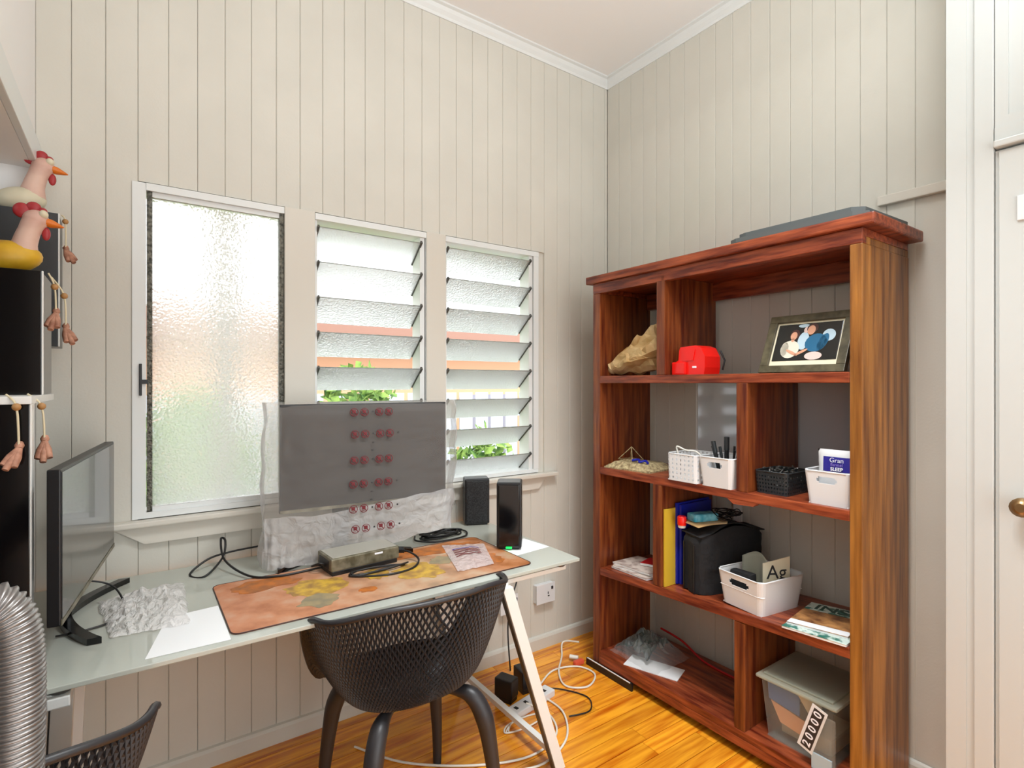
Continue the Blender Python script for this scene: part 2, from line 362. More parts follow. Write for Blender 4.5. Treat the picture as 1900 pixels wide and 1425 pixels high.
struct('trim_10', B().box(1.105, 1.203, W - .012, W + .1, Z0, 2.098, bev=.002), 'casing_paint')
def louvre_window(name, xa, xb, xf):
    """xa..xb clear opening with blades, xf outer side of the right-hand channel"""
    wd = struct(name, B().box(xa, xf, W - .008, W + .1, 2.07, 2.095).box(xa, xf, W - .004, W + .1, Z0, Z0 + .018), 'trim_paint')
    B().box(xb, xb + .022, W + .004, W + .085, Z0 + .018, 2.07).box(xb + .026, xf, W - .006, W + .1, Z0 + .018, 2.07).build('channel', 'trim_paint', wd)
    B().box(xa, xa + .010, W + .004, W + .085, Z0 + .018, 2.07).build('channel', 'trim_paint', wd)
    ang = math.atan2(.08, .10); blade = None
    for k in range(8):
        zt = 2.042 - .1435 * k
        T = Matrix.Translation((0, W - .008, zt)) @ Matrix.Rotation(-ang, 4, 'X')
        if blade is None:
            blade = B().box(xa + .012, xb - .002, 0, .148, -.003, .003).build('louvre_blade', 'louvre_glass', wd); blade.matrix_local = T
            cr_ = B().box(xb - .004, xb + .004, -.008, .128, -.008, .006).build('blade_clip', 'clip_metal', wd); cr_.matrix_local = T
            cl_ = B().box(xa + .009, xa + .016, -.004, .12, -.008, .006).build('blade_clip', 'clip_metal', wd); cl_.matrix_local = T
        else:
            for src in (blade, cr_, cl_):
                o = src.copy(); col.objects.link(o); o.parent = wd; o.matrix_local = T
    return wd
louvre_window('window_2', .609, 1.078, 1.105); w3 = louvre_window('window_3', 1.205, 1.70, 1.757)
struct('trim_11', B().box(-.06, 1.864, W - .045, W, .912, .932, bev=.005), 'casing_paint')
struct('trim_12', B().prism([(-.055, .912), (.035, .85), (1.75, .85), (1.80, .912)], W - .018, W, 'y'), 'casing_paint')

# ------------------------------------------------------------------ outdoors
ground = tag(B().box(-14, 16, W + .3, 20, -1.0, -.9).build('lawn', 'grass'), 'pale green lawn outside the windows', 'lawn'); ground['kind'] = 'structure'
nh = thing('neighbour_house', (3, 6.6, -.9), 'pale peach neighbouring house seen through the louvres', 'house')
B().box(-2.2, 9, 6.6, 6.8, -.9, 1.86).build('wall', 'peach_wall', nh, True)
for k in range(9): B().box(-2.2, 9, 6.56 - .012, 6.62, 2.2 + k * .2, 2.385 + k * .2).build('weatherboard', 'white_board', nh, True)
B().box(-2.4, 9.2, 6.3, 6.6, 1.86, 2.16).build('fascia', 'fascia', nh, True)
B().box(3.75, 4.7, 6.55, 6.62, -.9, 1.25).build('door', 'grey_door', nh, True)
B().box(-2.4, 9.2, 6.2, 6.9, 3.95, 4.1).build('eave', 'white_board', nh, True)
ps = thing('carport_post', (.53, 4.3, -.9), 'thin brown post outside the obscured glass', 'post')
B().box(.47, .59, 4.15, 4.27, -.9, 2.7).build('shaft', 'bark', ps, True)
B().box(-1.4, 1.6, 4.1, 4.32, 2.7, 2.9).build('beam', 'white_board', ps, True)
fc = thing('picket_fence', (1.5, 5.6, -.9), 'low bluish white fence across the lawn', 'fence')
for k in range(30):
    x = -1 + k * .22; B().box(x, x + .17, 5.6, 5.62, -.9, 1.3).build('paling', 'fence_blue', fc, True)
B().box(-1, 5.6, 5.62, 5.66, 1.0, 1.08).build('rail', 'fence_blue', fc, True)
def shrub(x, yy, z, r, hh, n, label, seed):
    rnd = random.Random(seed); t = thing('garden_shrub', (x, yy, z), label, 'shrub', group='shrubs outside the windows')
    b = B()
    for _ in range(n):
        a = rnd.uniform(0, 2 * pi); el = rnd.uniform(-1, 1); q = rnd.uniform(.75, 1)
        p = V((cos(a) * (1 - el * el) ** .5 * r * q, sin(a) * (1 - el * el) ** .5 * r * q, hh * (.55 + .45 * el * q)))
        d = V((rnd.uniform(-1, 1), rnd.uniform(-1, 1), rnd.uniform(-1, 1))).normalized() * .07; e = d.orthogonal().normalized() * .04
        b.add([p - d, p + e, p + d, p - e], [(0, 1, 2, 3)])
    b.build('foliage', 'leaves', t, fix=False)['kind'] = 'stuff'
    B().tube([(0, 0, 0), (0, 0, hh * .8)], [.05, .02], 6).build('stem', 'bark', t)
    return t
shrub(.42, 5.02, -.9, .52, 2.3, 1100, 'wide green shrub outside the obscured left window', 1)
shrub(1.7, 4.85, -.9, .5, 2.5, 900, 'green shrub behind the middle louvres', 2)
shrub(2.85, 4.6, -.9, .42, 1.9, 700, 'small green shrub behind the right louvres', 3)

# ------------------------------------------------------------------ bookcase
X0, X1 = 1.869, 2.235; YL, YR = 1.963, .755
bc = thing('bookcase', (2.05, 1.36, 0), 'tall open red-brown timber bookcase against the right wall', 'bookcase')
def bpart(n, m, *a, bev=.003, mtx=None): return B().box(*a, bev=bev, mtx=mtx).build(n, m, bc, True)
o = bpart('side_panel', 'side_wood', X0, X1, YR, YR + .037, .0, 1.843)
o['label'] = 'smooth orange-brown outer side panel'
bpart('side_panel', 'red_wood_upright', X0, X1, YL - .048, YL, .0, 1.843)
bpart('top_board', 'red_wood', X0 - .018, X1 + .012, YR - .04, YL + .035, 1.893, 1.93, bev=.006)
bpart('frieze', 'red_wood', X0, X0 + .03, YR, YL, 1.843, 1.893)
bpart('ceiling_board', 'red_wood', X0 + .03, X1, YR + .002, YL - .002, 1.868, 1.893)
bpart('end_rail', 'side_wood', X0 + .03, X1, YR + .002, YR + .037, 1.8435, 1.868)
bpart('end_rail', 'red_wood', X0 + .03, X1, YL - .048, YL - .002, 1.8435, 1.868)
bpart('back_rail', 'red_wood', X1 - .025, X1, YR + .037, YL - .048, 1.785, 1.868)
IN0, IN1 = YR + .037, YL - .048
bpart('shelf', 'red_wood', X0, X1, IN0, IN1, 1.404, 1.439)
bpart('shelf', 'red_wood', X0, X1, IN0, IN1, .962, .996)
SL = .049
def z3(yv): return .5035 + (1.919 - yv) * SL
TS = Matrix.Translation((0, 1.36, z3(1.36))) @ Matrix.Rotation(-math.atan(SL), 4, 'X')
B().box(X0, X1, -(1.36 - IN0) * 1.001, (IN1 - 1.36) * 1.001, -.035, 0, mtx=TS, bev=.003).build('shelf', 'red_wood', bc, True)
bpart('shelf', 'red_wood', X0, X1, IN0, IN1, .07, .1)
bpart('base_rail', 'red_wood', X0, X0 + .025, IN0, IN1, .035, .07)
bpart('divider', 'red_wood_upright', X0, X1, 1.523, 1.567, 1.439, 1.868)
bpart('divider', 'red_wood_upright', X0, X1, 1.141, 1.187, .996, 1.404)
bpart('divider', 'red_wood_upright', X0, X1, 1.541, 1.588, z3(1.56) + .001, .962)
bpart('divider', 'red_wood_upright', X0, X1, 1.152, 1.196, .1, z3(1.17) - .037)
b = B().prism([(1.23, .965), (1.10, .965), (1.12, .948), (1.20, .944)], X0 + .001, X0 + .03, 'x'); b.build('cleat', 'red_wood', bc, True)
bpart('foot_block', 'dark_plastic', X0 - .012, X0, 1.70, 2.0, .0, .035, bev=.002)
B().tube([(X0 - .012, 1.99, .037), (X0 - .012, 1.71, .037)], .003, 6).build('edge_strip', 'white_metal', bc, True)

# flat grey case on top
cs = thing('flat_case', (2.06, .98, 1.93), 'thin grey folded case lying on top of the bookcase', 'case')
B().prism([(-.19, .23), (.16, .26), (.185, .24), (.185, -.225), (.16, -.24), (-.165, -.235), (-.2, -.2), (-.205, .2)], 0, .016).build('lower_shell', 'grey_case', cs)
B().prism([(-.18, .20), (.15, .24), (.175, .21), (.175, -.21), (.15, -.23), (-.155, -.22), (-.185, -.19), (-.19, .17)], .018, .034).build('upper_shell', 'grey_case', cs)
B().box(-.17, .16, -.2, .18, .0155, .0185).build('seam', 'dark_plastic', cs)

# framed photograph, leaning back
LEAN = R(24)
pf = thing('photo_frame', (1.935, .985, 1.4395), 'dark olive framed photo of people leaning on the top shelf', 'picture frame')
FT = Matrix.Rotation(-pi / 2, 4, 'Z') @ Matrix.Rotation(-LEAN, 4, 'X')      # local x = to the viewer's right, z up, y away
def fbox(x0, x1, z0, z1, y0=0, y1=.015): return B().box(x0, x1, y0, y1, z0, z1, mtx=FT, bev=.0015)
FW, FH = .15, .235
for a in ((-FW, FW, 0, .028), (-FW, FW, FH - .028, FH)): fbox(*a, y0=-.008).build('frame_rail', 'olive_frame', pf)
for a in ((-FW, -FW + .03, .028, FH - .028), (FW - .03, FW, .028, FH - .028)): fbox(*a, y0=-.008).build('frame_stile', 'olive_frame', pf)
fbox(-FW + .028, FW - .028, .026, FH - .026, .002, .006).build('mat_board', 'cream', pf)
ph = fbox(-FW + .037, FW - .037, .05, FH - .036, .0005, .002).build('photo_print', 'photo_dark', pf)
def ell(cx, cz, rx, rz, m, lay, nm, rot=0, n=18):
    p = [(cx + rx * cos(a) * cos(rot) - rz * sin(a) * sin(rot), cz + rx * cos(a) * sin(rot) + rz * sin(a) * cos(rot)) for a in [2 * pi * i / n for i in range(n)]]
    B().prism(p, .0005 - .0002 * lay, .0006 - .0002 * lay, 'y', FT).build(nm, m, ph)
ell(.074, .146, .022, .024, 'shirt_pale', 1, 'blurred_guest', .4); ell(-.012, .128, .020, .036, 'shirt_pale', 1, 'pale_shirt')
ell(-.008, .172, .009, .013, 'pale_pink', 1, 'face_print'); ell(-.02, .19, .02, .007, 'shirt_pale', 1, 'lamp_glow')
ell(-.055, .096, .034, .036, 'shirt_cream', 2, 'cream_shirt', .2); ell(-.074, .098, .014, .028, 'shirt_cream', 2, 'sleeve_print')
ell(-.046, .155, .017, .022, 'hair', 2, 'hair_print'); ell(-.049, .150, .012, .017, 'skin', 3, 'face_print'); ell(-.05, .133, .006, .008, 'skin', 3, 'neck_print')
ell(.034, .118, .038, .036, 'shirt_blue', 2, 'blue_shirt', .25); ell(.058, .12, .016, .034, 'shirt_blue', 2, 'sleeve_print', -.3)
ell(.013, .177, .020, .020, 'hair', 3, 'hair_print'); ell(.010, .170, .014, .019, 'skin', 4, 'face_print')
ell(-.045, .082, .026, .0055, 'skin', 5, 'arm_print', -.5); ell(-.012, .082, .026, .0055, 'skin', 5, 'arm_print', .5); ell(.034, .066, .030, .016, 'pale_pink', 3, 'lap_print')
B().tube([FT @ V((0, .012, FH * .7)), V((.17, 0, .002))], .004, 6).build('easel_strut', 'olive_frame', pf)
# small dark box peeking beside it
db = tag(B().box(2.08, 2.14, .80, .86, 1.4395, 1.52, bev=.004).build('dark_box', 'dark_plastic'), 'small dark box behind the right edge of the photo frame', 'box')

# brown paper bag
def crumple(b, base, amp, fr, seed=0):
    return [V(p) + V((nz(p[0] + seed, p[1], p[2], fr), nz(p[1], p[2] + seed, p[0], fr), nz(p[2], p[0], p[1] + seed, fr))) * amp for p in base]
pb = thing('paper_bag', (1.98, 1.74, 1.439), 'crumpled brown paper bag in the top left compartment', 'bag')
b = B(); rows = []; n = 26
axis0, axis1 = V((-.04, .175, .035)), V((.03, -.155, .15))
for j in range(17):
    t = j / 16; c = axis0.lerp(axis1, t); rr = .018 + .075 * min(1, t * 1.5) ** .8
    for i in range(n):
        a = 2 * pi * i / n; fold = 1 + .22 * cos(a * 5 + t * 3) * (.3 + t)
        p = c + V((cos(a) * rr * .75 * fold, sin(a) * rr * .35 * fold, sin(a) * rr * .85 * fold))
        q = .026 * nz(p.x + 3, p.y, p.z, 24); p += V((q, q, -q)); p.z = max(.002, p.z); p.y = min(max(p.y, -.166), .17); rows.append(p)
b.add(rows, [(j * n + i, j * n + (i + 1) % n, (j + 1) * n + (i + 1) % n, (j + 1) * n + i) for j in range(16) for i in range(n)])
b.sm = [False] * len(b.f)
b.add(rows[:n], [tuple(range(n))]); b.build('bag_paper', 'kraft', pb, solid=.002, fix=True)
B().ball((-.03, .165, .033), (.03, .02, .024), 10, 6).build('twisted_neck', 'kraft', pb)

# red moulded plastic container
rc = thing('red_container', (1.965, 1.435, 1.439), 'bright red moulded plastic container on the top shelf', 'container')
b = B().prism([(.07, .0), (-.07, 0), (-.075, .03), (-.075, .075), (-.055, .112), (-.03, .122), (.045, .118), (.052, .105), (.056, .062), (.07, .055)], -.045, .06, 'x'); b.build('shell', 'bright_red', rc)
B().box(-.058, -.045, .012, .082, .0, .055, bev=.006).build('spout_block', 'bright_red', rc)
B().prism([(.028, .06), (-.02, .06), (-.03, .105), (.03, .105)], -.049, -.045, 'x').build('recess_panel', 'bright_red', rc)
B().box(-.047, -.0445, -.035, -.015, .028, .036, bev=.001).build('sticker', 'white_print', rc)
B().tube([(.062, -.075, .1), (.062, -.095, .06), (.062, -.085, .02)], .004, 6).build('carry_loop', 'dark_plastic', rc)

# --- row two
def tub(w_, d_, h_, taper=.85, hole=None, n=22, m=12, mtx=None):
    """open tapered tray; w_ along y, d_ along x, hole(side,i,j) drops a face"""
    b = B()
    def P(side, s, t):
        k = taper + (1 - taper) * t; hw, hd = w_ / 2 * k, d_ / 2 * k; r = .06
        u = (s - .5) * 2
        q = {0: (-hd, -u * hw), 1: (-(-u) * hd * -1, 0)}.get(side) if side == 0 else None
        if side == 0: q = (-hd, hw * -u)          # front, faces -x, runs towards -y
        elif side == 1: q = (hd * u, -hw)          # right end, faces -y
        elif side == 2: q = (hd, hw * u)
        else: q = (-hd * u, hw)
        x, yv = q; cr = min(hw, hd) * .22           # round the vertical corners
        ax, ay = abs(x) - (hd - cr), abs(yv) - (hw - cr)
        if ax > 0 and ay > 0:
            l = math.hypot(ax, ay); f = cr / l if l > 0 else 1; f = min(1, f) if l > cr else 1
            x = math.copysign(hd - cr + ax * f, x); yv = math.copysign(hw - cr + ay * f, yv)
        return V((x, yv, t * h_))
    for sd in range(4):
        b.grid(lambda s, t, sd=sd: P(sd, s, t), n, m, (lambda i, j, sd=sd: hole(sd, i, j)) if hole else None, False)
    k = taper; b.box(-d_ / 2 * k * .97, d_ / 2 * k * .97, -w_ / 2 * k * .97, w_ / 2 * k * .97, .0, .003)
    return b
def slot(sd, i, j): return sd in (0, 2) and ((6 <= i <= 15 and j in (14, 15)) or (7 <= i <= 14 and j in (13, 16)))
def rim(w_, d_, h_, r=.003):
    hw, hd = w_ / 2, d_ / 2; c = min(hw, hd) * .2
    return B().tube([(-hd, -hw + c, h_), (-hd + c, -hw, h_), (hd - c, -hw, h_), (hd, -hw + c, h_), (hd, hw - c, h_), (hd - c, hw, h_), (-hd + c, hw, h_), (-hd, hw - c, h_)], r, 6, closed=True)
def basket(name, loc, w_, d_, h_, label, m='white_plastic', hole=slot, taper=.86, rz=0, th=.0025, n=22, mm=20):
    t = thing(name, loc, label, 'basket', rz)
    tub(w_, d_, h_, taper, hole, n, mm).build('shell', m, t, solid=th)
    rim(w_, d_, h_).build('rim', m, t); return t
# holed basket
hb = basket('holed_basket', (1.945, 1.43, .996), .148, .17, .112, 'white plastic basket full of square holes, second shelf', taper=.97,
            hole=lambda sd, i, j: i % 3 == 1 and j % 2 == 1 and 0 < j < 12 and 0 < i < 21, mm=12)
COILED = [(1.93, 1.49, 1.08), (1.92, 1.50, 1.13), (1.93, 1.46, 1.118), (1.95, 1.42, 1.113), (1.96, 1.39, 1.07), (1.95, 1.40, 1.01), (1.93, 1.46, 1.006)]
# pen basket
pbk = basket('pen_basket', (1.945, 1.272, .996), .148, .18, .116, 'small white basket holding pens and markers, beside the holed basket')
for k, (dy, ln, mm_, tilt, r_) in enumerate([(.045, .175, 'dark_plastic', .35, .008), (.035, .165, 'dark_plastic', .5, .006), (-.0, .185, 'dark_plastic', -.08, .009), (.015, .15, 'dark_print', .3, .005), (-.03, .14, 'cream', -.35, .004), (-.045, .145, 'dark_plastic', -.45, .005), (-.052, .14, 'cream', -.5, .003), (-.02, .15, 'white_plastic', -.2, .004)]):
    p0 = V((1.925 + .006 * k, 1.272 + dy * .35, 1.006)); p1 = p0 + V((-.01, sin(tilt) * ln * .5, cos(tilt) * ln))
    t = thing('marker_pen' if r_ > .005 else 'pen', p0, ['black thick marker leaning left in the pen basket', 'black slim marker beside the leftmost marker', 'fat black marker standing upright in the pen basket', 'thin charcoal pen between the thick markers', 'cream pen leaning right in the pen basket', 'thin black pen leaning far right in the pen basket', 'thin cream pen against the right rim of the pen basket', 'thin white pen just right of the upright marker'][k], 'pen')
    d = p1 - p0; B().tube([V((0, 0, 0)), d * .72], r_, 8).build('barrel', mm_, t); B().tube([d * .72, d], r_ * 1.15, 8).build('cap', 'dark_plastic' if mm_ == 'cream' else 'mesh_black', t)
# woven pad with stand
wt = thing('woven_tray', (1.99, 1.775, .996), 'flat woven seed-coloured tray on the second shelf, left end', 'tray', .12)
b = B()
def pad(u, v):
    x = (u - .5) * .2; yv = (v - .5) * .26; e = min(u, 1 - u, v, 1 - v); return V((x, yv, .006 + .026 * min(1, e * 7) + .004 * nz(x, yv, 0, 60)))
b.grid(pad, 26, 30); b.build('woven_top', 'wicker', wt)
B().box(-.1, .1, -.13, .13, 0, .007).build('tray_base', 'wicker', wt)
ws = thing('wire_pyramid', (2.0, 1.83, 1.028), 'small wire pyramid standing on the woven tray', 'wire ornament')
top = V((0, 0, .065)); cn = [V((-.04, .05, .003)), (V((-.045, -.045, .003))), V((.04, -.04, .003)), V((.04, .045, .003))]
for c in cn: B().tube([c, top], .0022, 5).build('wire', 'wicker', ws)
B().tube(cn, .0022, 5, closed=True).build('wire_base', 'wicker', ws)
bt = thing('blue_ribbon', (1.96, 1.73, 1.028), 'small bright blue ribbon on the woven tray', 'ribbon')
B().tube([(-.01, .05, .008), (0, .02, .014), (-.015, 0, .006), (0, -.02, .013), (-.01, -.045, .006)], .006, 6, sub=5).build('ribbon_strip', 'blue', bt)
# glossy white board standing behind row two
wbp = thing('white_board', (2.252, 1.08, .94), 'glossy whitish board standing behind the bookcase, seen through the second row', 'board')
B().box(2.246, 2.254, .80, 1.63, 1.01, 1.415).build('board_sheet', 'wb', wbp, True)
B().box(2.244, 2.256, .80, 1.635, .995, 1.01).box(2.244, 2.256, 1.63, 1.64, .995, 1.415).build('board_edge', 'white_metal', wbp, True)
for yv in (.82, 1.4): B().box(2.247, 2.253, yv, yv + .04, 0, 1.0).build('board_leg', 'white_metal', wbp, True)
# black wire basket
mbk = basket('wire_basket', (1.99, 1.075, .996), .125, .165, .082, 'black mesh desk basket on the second shelf', 'mesh_black', taper=.92,
             hole=lambda sd, i, j: i % 2 == 1 and j % 2 == 1 and j < 11, th=.002, mm=12)
rnd = random.Random(4)
gl = thing('glass_bits', (1.99, 1.075, 1.0), 'heap of small shiny clips and bits filling the black mesh basket', 'clips')
gl['kind'] = 'stuff'; b = B()
for _ in range(80):
    p = V((rnd.uniform(-.065, .065), rnd.uniform(-.045, .045), rnd.uniform(.02, .088))); b.tube([p, p + V((rnd.uniform(-.02, .02), rnd.uniform(-.012, .012), rnd.uniform(-.006, .012)))], .003, 5)
b.build('metal_bits', ['clip_metal'], gl)['kind'] = 'stuff'
# right basket with a printed bag
rb = basket('tall_white_basket', (1.965, .868, .996), .148, .17, .112, 'white basket holding a printed packet, right end of the second shelf')
pk = thing('printed_packet', (1.95, .865, 1.012), 'white packet with a purple panel standing in the right basket', 'packet')
def pill(u, v, h=.165, w2=.062):
    x = sin(pi * u) ** .5 * sin(pi * v) ** .4 * .016; yv = (.5 - u) * 2 * w2 * (1 - .06 * sin(pi * v)); return x, yv, v * h
for sgn in (-1, 1):
    B().grid(lambda u, v: V((sgn * pill(u, v)[0], pill(u, v)[1] + .005 * nz(v, u, 3, 6), pill(u, v)[2])), 16, 16).build('packet_film', 'white_plastic', pk)
b = B().grid(lambda u, v: V((-pill(.16 + .8 * u, .55 + .28 * v)[0] - .0012, pill(.16 + .8 * u, .5)[1], .165 * (.56 + .30 * v))), 10, 6); b.build('purple_panel', 'navy_print', pk)
text('brand_lettering', 'Gran', .022, Matrix.Translation((-.0185, -.006, .131)) @ FACE, 'white_print', pk)
text('small_lettering', 'flannel', .015, Matrix.Translation((-.0185, -.006, .116)) @ FACE, 'lavender', pk)
text('word_lettering', 'SLEEP', .016, Matrix.Translation((-.0185, -.006, .101)) @ FACE, 'white_print', pk, bold=.0004)

# --- row three
t = thing('blue_folder', (2.06, 1.50, z3(1.5)), 'deep blue folder standing behind the black bag', 'folder')
B().box(-.11, .12, .02, .032, .001, .355, bev=.002).build('cover', 'blue', t)
B().box(-.1, .115, .006, .018, .002, .348).build('pages', 'blue', t)
t = thing('yellow_folder', (1.99, 1.53, z3(1.53)), 'thin yellow folder standing beside the blue folder', 'folder')
B().box(-.11, .15, .0, .008, .001, .335, bev=.001).build('cover', 'yellow', t)
ba = math.atan2(-.10, .30); BT = Matrix.Rotation(ba, 4, 'Z')
bgt = thing('cooler_bag', (1.895, 1.365, z3(1.365) + .002), 'big black soft fabric bag on the third shelf', 'bag', ba)
def bagshell(u, v):
    a = 2 * pi * u; x = .165 + .165 * (abs(cos(a)) ** .45) * math.copysign(1, cos(a)); yv = .068 + .068 * (abs(sin(a)) ** .45) * math.copysign(1, sin(a))
    q = .004 * nz(x, yv, v * .3, 26) + .004 * sin(yv * 190) * (x < .02)
    z = v * (.235 + .035 * sin(pi * min(1, x / .34)) ** 2 + .012 * x / .3)
    k = 1 - .05 * (v > .95); return V((.165 + (x - .165) * k - q, .068 + (yv - .068) * k + q, z))
B().grid(bagshell, 72, 22).build('body', 'black_fabric', bgt)
B().grid(lambda u, v: V((.005 + u * .32, .006 + v * .126, .236 + .045 * sin(pi * u) ** 2 * (1 - .1 * v) + .012 * u + .004 * nz(u, v, 0, 8))), 16, 8).build('top_flap', 'black_fabric', bgt, solid=.004)
B().box(-.007, -.002, .03, .036, .0, .2).box(-.007, -.002, .1, .106, .0, .2).build('webbing_strap', 'dark_plastic', bgt)
BW = lambda x, yv, z: tuple(V((1.895, 1.365, z3(1.365) + .002)) + BT @ V((x, yv, z)))
t = thing('kraft_card', BW(.09, .07, .274), 'brown card lying on the black bag', 'card', ba)
B().grid(lambda u, v: V((-.09 + u * .17, -.06 + v * .12, .004 + .012 * u + .003 * sin(u * 5))), 10, 4).build('card_sheet', 'kraft', t, solid=.002)
t = thing('teal_packet', BW(.06, .085, .285), 'teal blue packet lying on the black bag', 'packet', ba)
B().box(-.045, .075, -.03, .03, .0, .034, bev=.01).build('packet_body', 'teal', t)
t = thing('red_cap_jar', BW(-.005, .118, .252), 'small jar with a bright red lid on the black bag', 'jar', ba)
B().lathe([(.014, 0), (.016, .004), (.016, .012)], 14).build('jar_body', 'white_plastic', t); B().lathe([(.018, .012), (.019, .016), (.019, .046), (.016, .05)], 14).build('lid', 'bright_red', t)
t = thing('wire_tangle', BW(.17, .07, .29), 'tangle of dark wires on the black bag', 'wires', ba); t['kind'] = 'stuff'
rnd = random.Random(9)
pts = [V((rnd.uniform(-.07, .07), rnd.uniform(-.045, .045), rnd.uniform(.004, .05))) for _ in range(34)]
B().tube(pts, .0022, 5, sub=5).build('wire', 'cable_black', t)
# white basket with cards
wbk = basket('open_basket', (2.005, 1.17, z3(1.17) + .004), .205, .25, .128, 'larger white basket of papers on the third shelf', taper=.86, rz=R(-8))
B().tube([(-.1175, .088, .072), (-.1175, -.084, .072), (-.109, -.0955, .072), (.11, -.0955, .072)], .002, 6).build('raised_rib', 'white_plastic', wbk)
t = thing('rolled_sheet', (2.01, 1.20, z3(1.2) + .012), 'translucent grey plastic sleeve curling up in the larger basket', 'sleeve')
B().grid(lambda u, v: V((.02 * sin(u * 3.5), .05 - .11 * u, .005 + v * (.155 + .025 * sin(u * 3)))), 14, 8).build('sleeve_sheet', 'tub_lid', t, solid=.002)
t = thing('printed_card', (2.02, 1.115, z3(1.115) + .01), 'white card with black letters in the larger basket', 'card', R(-28))
B().prism([(-.055, .0), (.055, .0), (.055, .185), (-.055, .162)], -.002, .002, 'y').build('card_sheet', 'cream', t)
text('card_lettering', 'Ag', .075, Matrix.Translation((.0, -.0026, .125)) @ Matrix.Rotation(pi / 2, 4, 'X'), 'dark_print', t)
t = thing('black_pouch', (1.955, 1.215, z3(1.215) + .014), 'black pouch at the front of the larger basket', 'pouch')
B().box(-.02, .02, -.05, .045, 0, .118, bev=.012).build('pouch_body', 'black_fabric', t)
# magazines right
def mag(name, cx, cy, w_, d_, rz, zoff, m, label, th=.006, lines=()):
    t = thing(name, (cx, cy, z3(cy) + zoff), label, 'magazine', rz)
    t.rotation_euler = (-math.atan(SL), 0, rz) if abs(rz) < .01 else (Matrix.Rotation(-math.atan(SL), 4, 'X') @ Matrix.Rotation(rz, 4, 'Z')).to_euler()
    B().box(-d_ / 2, d_ / 2, -w_ / 2, w_ / 2, .0, th - .001).build('pages', 'paper', t)
    B().box(-d_ / 2 - .001, d_ / 2 + .001, -w_ / 2 - .001, w_ / 2 + .001, th - .001, th).build('cover', m, t)
    return t
mag('magazine', 1.999, .908, .205, .275, R(2), .001, 'magazine_green', 'green and white magazine lowest in the pile at the right of the third shelf', .008)
mg = mag('magazine', 2.02, .925, .19, .25, R(8), .0095, 'magazine', 'orange food magazine with a dark green title, topmost at the right of the third shelf', .008)
TOPT = lambda x, yv, z: Matrix.Translation((x, yv, z)) @ Matrix.Rotation(-pi / 2, 4, 'Z')
B().box(.045, .125, -.095, .095, .0081, .0085).build('title_band', 'magazine_green', mg)
B().box(-.124, -.085, -.095, .095, .0081, .0084).build('cover_margin', 'paper', mg)
text('title_lettering', 'INSI', .075, TOPT(.084, .005, .009), 'teal_dark', mg, bold=.0012)
# papers left
for k, (cx, cy, rz, zo, mm_, lab) in enumerate([(1.99, 1.745, -.1, .002, 'paper_warm', 'lowest printed catalogue in the pile at the left of the third shelf'), (2.0, 1.75, .08, .0105, 'paper_warm', 'middle printed catalogue in the pile at the left of the third shelf'), (2.0, 1.755, -.05, .019, 'paper_warm', 'topmost pale catalogue in the pile at the left of the third shelf')]):
    mag('catalogue', cx, cy, .24, .17 if k else .19, rz, zo, mm_, lab, .008)
mag('red_booklet', 2.04, 1.69, .15, .1, .25, .03, 'red_paper', 'folded red booklet on the left catalogue pile', .012)

# --- bottom row
t = thing('plastic_bag', (2.03, 1.745, .1), 'clear crumpled plastic bag with dark green contents on the bottom shelf', 'bag')
def crum(u, v):
    x = (u - .5) * .26; yv = (v - .5) * .28; e = sin(pi * u) ** .6 * sin(pi * v) ** .6
    return V((x + .012 * nz(u, v, 1, 7), yv + .012 * nz(v, u, 5, 7), .006 + e * (.085 + .05 * nz(x, yv, 0, 22) + .02 * nz(x, yv, 3, 60)) ))
B().grid(crum, 44, 44, smooth=False).build('bag_film', 'clear_film', t)
B().grid(lambda u, v: crum(.14 + .72 * u, .24 + .7 * v) * 1.0 - V((0, 0, .003)), 30, 30, smooth=False).build('contents', 'green_stuff', t)
t = thing('envelope', (1.955, 1.66, .1005), 'white envelope under the clear plastic bag', 'envelope', .35)
B().box(-.055, .055, -.13, .12, .0, .003).build('sheet', 'paper', t)
tag(B().tube([(2.18, 1.80, .17), (2.19, 1.68, .15), (2.18, 1.55, .108), (2.17, 1.40, .106), (2.18, 1.28, .106)], .005, 6, sub=6).build('red_cable', 'red_paper'), 'dark red cable trailing along the back of the bottom shelf', 'cable')

# storage tub
st = thing('storage_tub', (2.045, .985, .1), 'clear lidded storage tub filled with cards on the bottom shelf', 'storage tub')
tub(.27, .28, .215, .86, None, 8, 6).build('body', 'tub_film', st, solid=.002)
B().box(-.148, .148, -.142, .142, .214, .226, bev=.005).build('lid_rim', 'tub_lid', st); B().box(-.128, .128, -.122, .122, .226, .234, bev=.003).build('lid_panel', 'tub_lid', st)
def inside(name, m, poly, x, label, cat, th=.004):
    t = thing(name, (2.045 + x, .985, .105), label, cat); B().prism(poly, 0, th, 'x').build('sheet', m, t); return t
inside('blue_card', 'tin_blue', [(.112, .13), (-.0, .115), (-.0, .2), (.118, .2)], -.108, 'blue card inside the clear tub, upper left', 'card')
inside('peach_card', 'peach', [(.105, .125), (-.02, .105), (-.045, .045), (.07, .06)], -.106, 'peach coloured card inside the clear tub', 'card')
inside('tan_card', 'card', [(.01, .2), (-.075, .195), (-.08, .17), (-.035, .14)], -.112, 'tan card inside the clear tub under its lid', 'card')
t = thing('papers_in_tub', (2.07, .985, .105), 'loose greyish papers filling the bottom of the clear tub', 'papers'); t['kind'] = 'stuff'
B().box(-.09, .08, -.09, .09, 0, .06, bev=.01).build('paper_heap', 'card', t)['kind'] = 'stuff'
